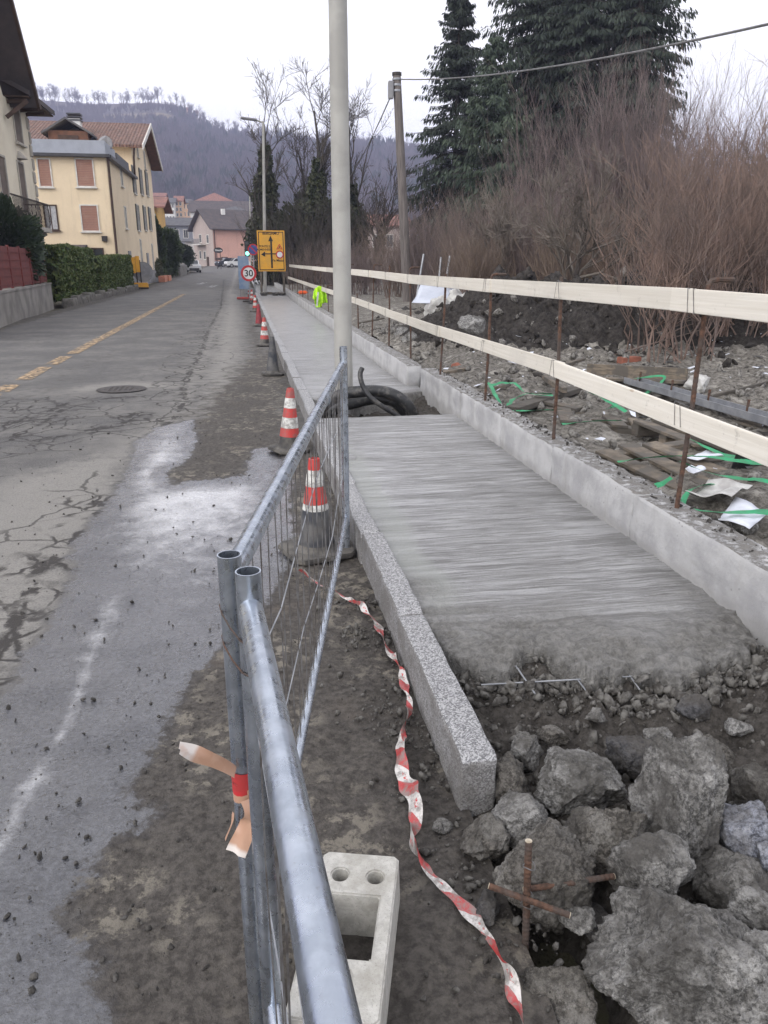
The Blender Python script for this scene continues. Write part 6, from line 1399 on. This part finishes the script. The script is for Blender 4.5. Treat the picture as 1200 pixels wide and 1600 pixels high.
def conifer(lab, base, h, rad, seed, mat, droop=.5, dens=1., zmin=.06, gaps=0.):
    r = np.random.default_rng(seed); t = thing('fir_tree', lab, 'tree', base, 'tall dark firs behind the scrub'); base = np.array(base, float)
    k = np.linspace(0, 1, 8); tp = base+np.stack([.25*np.sin(k*3+seed), .2*np.cos(k*2+seed), h*k], 1); V, q = tubes_np(tp[None], (np.maximum(.012, .022*h*.8*(1-k)**1.))[None], 8); mesh_from('trunk', V, q, M['bark_dark'], t)
    nb = int(h*24*dens); f = zmin+(1-zmin)*r.random(nb)**.85; az = r.uniform(0, 6.28, nb); env = rad*(np.clip(1-f, 0, 1)**.72)*(.45+.62*r.random(nb)**.7)*(1+.18*np.sin(az*3+f*9+seed))+.15
    o = np.stack([np.cos(az), np.sin(az), 0*az], 1); st = np.stack([np.interp(f, k, tp[:, c]) for c in range(3)], 1); K = 6; s = np.linspace(0, 1, K); rise = r.uniform(.02, .25, nb)*(f**.8)*1.2
    B = st[:, None]+o[:, None]*(env[:, None]*s[None])[..., None]; B[:, :, 2] += env[:, None]*(rise[:, None]*s[None]-droop*s[None]**1.7*(1.1-f[:, None])+.16*s[None]**5)
    V, q = tubes_np(B, np.repeat((.035*(1-.85*s))[None], nb, 0)*(.5+env[:, None]/rad), 3); mesh_from('branches', V, q, M['bark_dark'], t)
    m = 72; idx = np.repeat(np.arange(nb), m); tt = r.uniform(.12, 1.02, nb*m)*(K-1); i = np.minimum(tt.astype(int), K-2); w = (tt-i)[:, None]; p = B[idx, i]*(1-w)+B[idx, i+1]*w
    tg = B[idx, i+1]-B[idx, i]; tg /= np.linalg.norm(tg, axis=1, keepdims=True)+1e-9; side = np.cross(tg, [0, 0, 1.]); sg = r.normal(0, 1, len(p))[:, None]
    U = tg*.45+side*sg*.55+np.array([0, 0, -1.])*r.uniform(.5, 1.8, len(p))[:, None]; U /= np.linalg.norm(U, axis=1, keepdims=True); L = (r.uniform(.10, .27, len(p))*(1.1-.45*f[idx]))[:, None]
    W_ = r.normal(size=U.shape); W_ -= (W_*U).sum(1, keepdims=True)*U; W_ /= np.linalg.norm(W_, axis=1, keepdims=True); C = p+side*sg*.13*env[idx][:, None]*.55+U*L*.8
    if gaps: keep = vnoise(C[:, 0]*1.1, C[:, 1]*1.1, C[:, 2]*1.1, seed) > -1+gaps; C, U, L, W_ = C[keep], U[keep], L[keep], W_[keep]
    V, q = quads(C, U*L, W_*L*.24); mesh_from('crown', V, q, M[mat], t); return t
def build_firs():
    def at(px, Y, z=.2): p = D(px, 412, Y); return (p.x, Y, z)
    conifer('slender spruce with sky showing through beside the telegraph pole', at(703, 50.), 16.9, 4.3, 31, 'needle', .75, 1.3, gaps=.55)
    conifer('bushy lighter green conifer in front of the tall firs', at(762, 44.), 12.5, 4.2, 32, 'needle_light', .35, 1.2)
    conifer('tall dark fir rising out of the picture next to the slender spruce', at(818, 47.), 27., 4.3, 33, 'needle', .8, 1.2, gaps=.25)
    conifer('tall dark fir in the middle of the fir group', at(893, 45.), 29., 4.3, 34, 'needle', .85, 1.25, gaps=.15)
    conifer('broad tall fir at the outer end of the fir group', at(972, 43.), 28., 4.0, 35, 'needle', .8, 1.2, gaps=.2)
    conifer('lower fir filling in behind the group of tall firs', at(862, 52.), 27., 3.8, 36, 'needle', .8, 1.1)
    conifer('slim fir closing the gap in the fir group above the purple thicket', at(945, 51.), 27., 3.6, 38, 'needle', .8, 1.1)
    conifer('small fir peeping through the reddish scrub at the lot edge', at(1165, 60.), 9.5, 3., 37, 'needle', .5, .9)
build_firs()
def shrub(lab, c, n, h, spread, lean, mat, seed, twigs=7, rad=.011, group=None, tw=(.5, 1.2), ang=(.15, .5), name='bare_shrub', twigs2=0, jit=.12):
    r = np.random.default_rng(seed); t = thing(name, lab, 'shrub', c, group); K = 7; k = np.linspace(0, 1, K); a = r.uniform(0, 6.28, n); b0 = np.stack([spread[0]*r.uniform(-1, 1, n), spread[1]*r.uniform(-1, 1, n), 0*a], 1)
    H_ = r.uniform(h[0], h[1], n)*(1-.15*np.abs(b0[:, 0]/max(spread[0], .1))); ln = np.abs(r.normal(0, lean, n)); d = np.stack([np.cos(a)*ln, np.sin(a)*ln, np.ones(n)], 1); d[:, 0] += b0[:, 0]*.09; d /= np.linalg.norm(d, axis=1, keepdims=True)
    cv = r.normal(0, .10, (n, 3)); cv[:, 2] = -.02; Pt = (np.array(c)+b0)[:, None]+d[:, None]*(H_[:, None]*k[None])[..., None]+cv[:, None]*(H_[:, None]*k[None]**2)[..., None]
    Pt[:, 1:] += r.normal(size=(n, K-1, 3))*jit*.35*np.array([1, 1, .3]); R = rad*r.uniform(.6, 1.5, n)[:, None]*(1-.8*k[None]); parts = [tubes_np(Pt, R, 3)]
    Q, R2 = children(Pt, R, twigs, tw[0], tw[1], ang, .25, 4, seed+1, .2, .6, .12); parts.append(tubes_np(Q, np.maximum(R2, .0022), 3))
    if twigs2: Q2, R3 = children(Q, R2, twigs2, tw[0]*.35, tw[1]*.45, ang, .15, 3, seed+2, .2, .7, .15); parts.append(tubes_np(Q2, np.maximum(R3, .0018), 3))
    V, q = merge(parts); mesh_from('stems', V, q, M[mat], t); return t
def build_scrub():
    g = 'reddish bare shrubs at the lot edge'; lab = 'dense reddish bare shrub with many upright stems at the lot edge'
    for i, (x, y, n, hh, sp) in enumerate(((5.6, 9.6, 48, (1.5, 2.7), (.6, .5)), (6.9, 10.2, 60, (1.7, 3.1), (.8, .6)), (8.3, 10.6, 52, (1.6, 2.8), (.8, .6)), (9.6, 11.4, 52, (1.8, 3.0), (.9, .7)), (7.6, 12.2, 60, (2., 3.7), (1., .8)), (9., 13.6, 52, (2., 3.4), (1.2, .8)))):
        shrub(lab, (x, y, float(lot_z(x, y))-.08), n, hh, sp, .26, 'twig_red', 60+i, 9, .0125, g, (.35, 1.2), (.2, .8), twigs2=4, jit=.28)
    g2 = 'brown thicket behind the mound'; lab2 = 'brown bare thicket of thin twigs behind the dark mound'
    for i, (px, Y, n, hh, sp) in enumerate(((655, 30., 140, (2., 3.6), (1.4, 1.)), (700, 27., 150, (2., 3.6), (1.3, 1.)), (748, 25., 150, (2., 3.8), (1.2, 1.)), (800, 22.5, 150, (2., 3.9), (1.2, 1.)), (850, 20.5, 150, (2., 3.8), (1.1, .9)), (590, 38., 120, (1.6, 3.2), (1.6, 1.)), (500, 42., 110, (1.3, 2.5), (1.6, 1.)), (555, 33., 90, (1.2, 2.2), (1.1, .8)), (905, 18.5, 140, (1.8, 3.), (1., .8)))):
        p = D(px, 440, Y); shrub(lab2, (p.x, Y, .2), n, hh, sp, .22, ['twig_brown', 'twig_purple', 'twig_pale'][i % 3 if i != 2 else 0], 80+i, 9, .013, g2, (.5, 1.2), (.2, .65), twigs2=2)
    p = D(742, 440, 19.5); shrub('pale tan brushy shrub between the telegraph pole and the grey bare tree', (p.x, 19.5, .2), 150, (1.3, 2.1), (.5, .5), .25, 'twig_pale', 97, 10, .009, None, (.3, .8), (.2, .6), twigs2=2)
    g3 = 'tall purple brown thicket before the firs'; lab3 = 'tall purple brown bare thicket rising in front of the firs'
    for i, (px, Y, hh, n) in enumerate(((880, 26., (4.5, 7.3), 75), (935, 25., (4.5, 7.8), 80), (985, 24., (4.5, 7.4), 80), (1040, 23., (4., 6.8), 75), (1090, 21., (3.5, 5.), 70), (1150, 20., (3., 4.6), 70))):
        p = D(px, 440, Y); shrub(lab3, (p.x, Y, .2), n, hh, (1.2, 1.), .16, 'twig_purple', 110+i, 11, .02, g3, (.8, 2.2), (.18, .55), twigs2=4, jit=.25)
    # grey bare fruit tree
    def bare_tree(lab, c, h, seed, mat, trunk, spec, name='bare_tree', group=None, min_r=.004):
        r = np.random.default_rng(seed); t = thing(name, lab, 'tree', c, group); c = np.array(c, float); K = 7; k = np.linspace(0, 1, K)
        tp = c+np.stack([trunk[1]*np.sin(k*2.5+seed), trunk[1]*np.cos(k*2.1+seed)-trunk[1]*math.cos(seed), h*k], 1)[None]+np.zeros((1, K, 3)); R = (trunk[0]*(1-.6*k))[None]
        V, q = tubes_np(tp, R, 8); mesh_from('trunk', V, q, M['bark_dark' if mat == 'twig_dark' else 'bark'], t); parts = []; P_, R_ = tp, R
        for i, (n, lo, hi, an, up) in enumerate(spec): P_, R_ = children(P_, R_, n, lo, hi, an, up, 5, seed+i+1, .22, .58, .2); parts.append(tubes_np(P_, np.maximum(R_, min_r), 4 if i < 2 else 3)); 
        V, q = merge(parts); mesh_from('crown', V, q, M[mat], t); return t, P_
    p = D(872, 440, 16.5); bare_tree('grey bare fruit tree with crooked spreading branches behind the mound', (p.x, 15.5, .25), 2.0, 5, 'twig_grey', (.085, .15), [(10, 1.4, 2.5, (.5, 1.2), .15), (7, .6, 1.3, (.4, 1.), .12), (7, .25, .6, (.3, .9), .15), (4, .12, .35, (.3, .8), .2)])
    p = D(790, 440, 20.); bare_tree('small grey bare tree beside the pale tan shrub', (p.x, 20., .25), 1.3, 8, 'twig_grey', (.05, .1), [(9, 1.2, 2.2, (.3, .8), .25), (7, .6, 1.2, (.3, .7), .2), (7, .25, .6, (.3, .8), .2), (3, .12, .3, (.3, .8), .2)])
    # ivy covered trees left of the lamp post
    def ivy_tree(lab, px, Y, top_py, lean, seed, ivy_h, r_ivy, n_ivy):
        b = D(px, 440, Y); h = D(px, top_py, Y).z*.72; K = 9; k = np.linspace(0, 1, K); t = thing('ivy_tree', lab, 'tree', (b.x, Y, .2), 'ivy clad trees past the lamp post')
        tp = np.stack([b.x+lean*k+.35*np.sin(k*5+seed), Y+.3*np.sin(k*4+seed), .2+h*k], 1)[None]; R = (.26*(1-.8*k))[None]; V, q = tubes_np(tp, R, 8); mesh_from('trunk', V, q, M['bark_dark'], t)
        P1, R1 = children(tp, R, 9, 2., 5., (.3, .9), .35, 6, seed+1, .3, .5, .2); P2, R2 = children(P1, R1, 6, 1.2, 3., (.3, .8), .2, 5, seed+2, .25, .55, .2); P3, R3 = children(P2, R2, 6, .4, 1.3, (.3, .8), .15, 4, seed+3, .2, .6, .2); P4, R4 = children(P3, R3, 2, .2, .6, (.3, .8), .15, 3, seed+4, .2, .6, .2)
        V, q = merge([tubes_np(P1, R1, 5), tubes_np(P2, np.maximum(R2, .014), 4), tubes_np(P3, np.maximum(R3, .011), 3), tubes_np(P4, np.maximum(R4, .009), 3)]); mesh_from('limbs', V, q, M['twig_dark'], t)
        r = np.random.default_rng(seed+9); f = r.random(n_ivy)**1.2*ivy_h; C = np.stack([np.interp(f, k, tp[0, :, c]) for c in range(3)], 1); rr = r_ivy*(1.25-f/ivy_h)*(.55+.45*r.random(n_ivy))*(1+.5*fbm(f*14, C[:, 0]*0+seed, 0, seed)); a = r.uniform(0, 6.28, n_ivy); C[:, 0] += np.cos(a)*rr; C[:, 1] += np.sin(a)*rr; C[:, 2] += r.normal(0, .25, n_ivy)
        V, q = leaves(C, .13, seed); mesh_from('ivy', V, q, M['ivy_leaf'], t)
    ivy_tree('ivy clad tree with a bare forked top behind the street lamp', 436, 56., 95, -.9, 141, .85, 1.25, 13000)
    ivy_tree('tallest ivy clad tree with high bare limbs just left of the lamp post', 500, 54., 62, -.3, 142, .7, 1.4, 13000)
    ivy_tree('slim ivy clad tree in the middle of the clump', 468, 58., 165, .4, 143, .7, 1.5, 9000)
    ivy_tree('ivy clad tree rising behind the thick lamp post', 536, 57., 100, .9, 144, .62, 1.4, 11000)
    ivy_tree('low leaning ivy clad tree between lamp post and telegraph pole', 566, 52., 290, 2.2, 145, .8, .5, 3500)
    for i, (px, Y, n, s) in enumerate(((430, 54., 6000, (1.2, 1.2, 2.)), (465, 55., 8000, (1.6, 1.4, 2.6)), (512, 54., 8000, (1.5, 1.4, 2.6)), (548, 55., 6000, (1.2, 1.3, 2.2)))):
        p = D(px, 440, Y); bush('ivy_thicket', 'dark ivy thicket at the foot of the ivy clad trees', (p.x, Y, .2), s, n, 'ivy_leaf', .12, 160+i, 'shrub', 'ivy thickets under the trees')
    for i, (px, Y) in enumerate(((440, 53.), (480, 52.), (525, 52.))):
        p = D(px, 440, Y); shrub('tangle of thin grey stems in front of the ivy clad trees', (p.x, Y, .2), 60, (3., 6.5), (1.3, 1.), .3, 'twig_dark', 180+i, 9, .02, 'stem tangles by the ivy', (.8, 2.), (.25, .7), twigs2=3, jit=.3)
build_scrub()

# ================================================================== wooded hill
def build_hill():
    a = np.linspace(-.9, .9, 220); yv = np.linspace(330, 1000, 110); A_, Yv = np.meshgrid(a, yv); X = A_*Yv; Z = hill_z(X, Yv); i = np.arange(X.size).reshape(X.shape); q = np.stack([i[:-1, :-1], i[:-1, 1:], i[1:, 1:], i[1:, :-1]], -1).reshape(-1, 4)
    V = np.stack([X, Yv, Z], -1).reshape(-1, 3); o = mesh_from('hill', V, q, M['forest'], smooth=True); tag(o, kind='structure'); o.data.materials.append(M['meadow'])
    C = V[q].mean(1); mk = (np.abs(C[:, 0]/C[:, 1]+.105) < .035) & (np.abs(C[:, 1]-800) < 22); o.data.polygons.foreach_set('material_index', mk.astype(np.int32))
    r = np.random.default_rng(77)
    def trees(n, yl, hl, blades, w, mat, lab, ar=(-.36, .42), name='forest'):
        yy = r.uniform(*yl, n); aa = r.uniform(*ar, n); xx = aa*yy; k = ~((np.abs(aa+.105) < .04) & (np.abs(yy-800) < 26)); xx, yy = xx[k], yy[k]; zz = hill_z(xx, yy); n = len(xx); m = blades; hh = r.uniform(*hl, n)*(1+.3*fbm(xx*.02, yy*.02, 0, 9))
        b = np.repeat(np.stack([xx, yy, zz-.5], 1), m, 0); H2 = np.repeat(hh, m)*r.uniform(.65, 1.05, n*m); dx = r.normal(0, .22, n*m)*H2; dy = r.normal(0, .22, n*m)*H2; ww = r.uniform(.5, 1.3, n*m)*w
        mid = b+np.stack([dx*.35, dy*.35, H2*.5], 1); tip = b+np.stack([dx, dy, H2], 1); s = np.stack([ww, 0*ww, 0*ww], 1)
        V = np.stack([b-s*.2, mid-s, tip, mid+s], 1).reshape(-1, 3); return tag(mesh_from(name, V, np.arange(len(V)).reshape(-1, 4), M[mat]), lab, 'forest', kind='stuff')
    trees(17000, (380, 845), (6, 11), 6, .6, 'forest_twig', 'bare brown purple wood covering the hillside')
    trees(500, (420, 850), (8, 14), 7, 1.3, 'forest_green', 'scattered evergreens among the bare wood', (-.1, .42), 'evergreen_wood')
    # ridge trees
    n = 340; aa = np.concatenate([r.uniform(-.36, -.02, 190), r.uniform(-.02, .42, 150)]); yy = r.uniform(868, 884, n); xx = aa*yy; zz = hill_z(xx, yy); hh = np.where(aa < -.03, r.uniform(6, 15, n), r.uniform(5, 11, n)); K = 5; k = np.linspace(0, 1, K)
    tp = np.stack([xx[:, None]+.6*np.sin(k[None]*3+xx[:, None]), yy[:, None]+0*k[None], zz[:, None]-1+hh[:, None]*k[None]], -1); R = (.22*(1-.75*k))[None]*np.ones((n, 1)); P1, R1 = children(tp, R, 13, 2.5, 6., (.5, 1.15), .2, 4, 91, .3, .6, .15); P2, R2 = children(P1, R1, 7, 1., 2.8, (.3, .9), .2, 3, 92, .2, .7, .15)
    V, q = merge([tubes_np(tp, R, 3), tubes_np(P1, np.maximum(R1, .07), 3), tubes_np(P2, np.maximum(R2, .05), 3)]); tag(mesh_from('ridge_trees', V, q, M['forest_twig']), 'row of bare trees standing along the skyline of the hill', 'forest', kind='stuff')
build_hill()
# ================================================================== haze
def build_haze():
    m = bpy.data.materials.new('haze'); m.use_nodes = True; nt = m.node_tree; nt.nodes.clear(); o = nt.nodes.new('ShaderNodeOutputMaterial'); v = nt.nodes.new('ShaderNodeVolumePrincipled'); v.inputs['Color'].default_value = (.66, .70, 1., 1); v.inputs['Density'].default_value = .00062; v.inputs['Anisotropy'].default_value = .2; nt.links.new(v.outputs[0], o.inputs['Volume'])
    b = MB().box((100, 900, 124), (4400, 2300, 252)).build('haze', m); tag(b, 'pale bluish haze in the valley air', 'haze', kind='stuff')
build_haze()
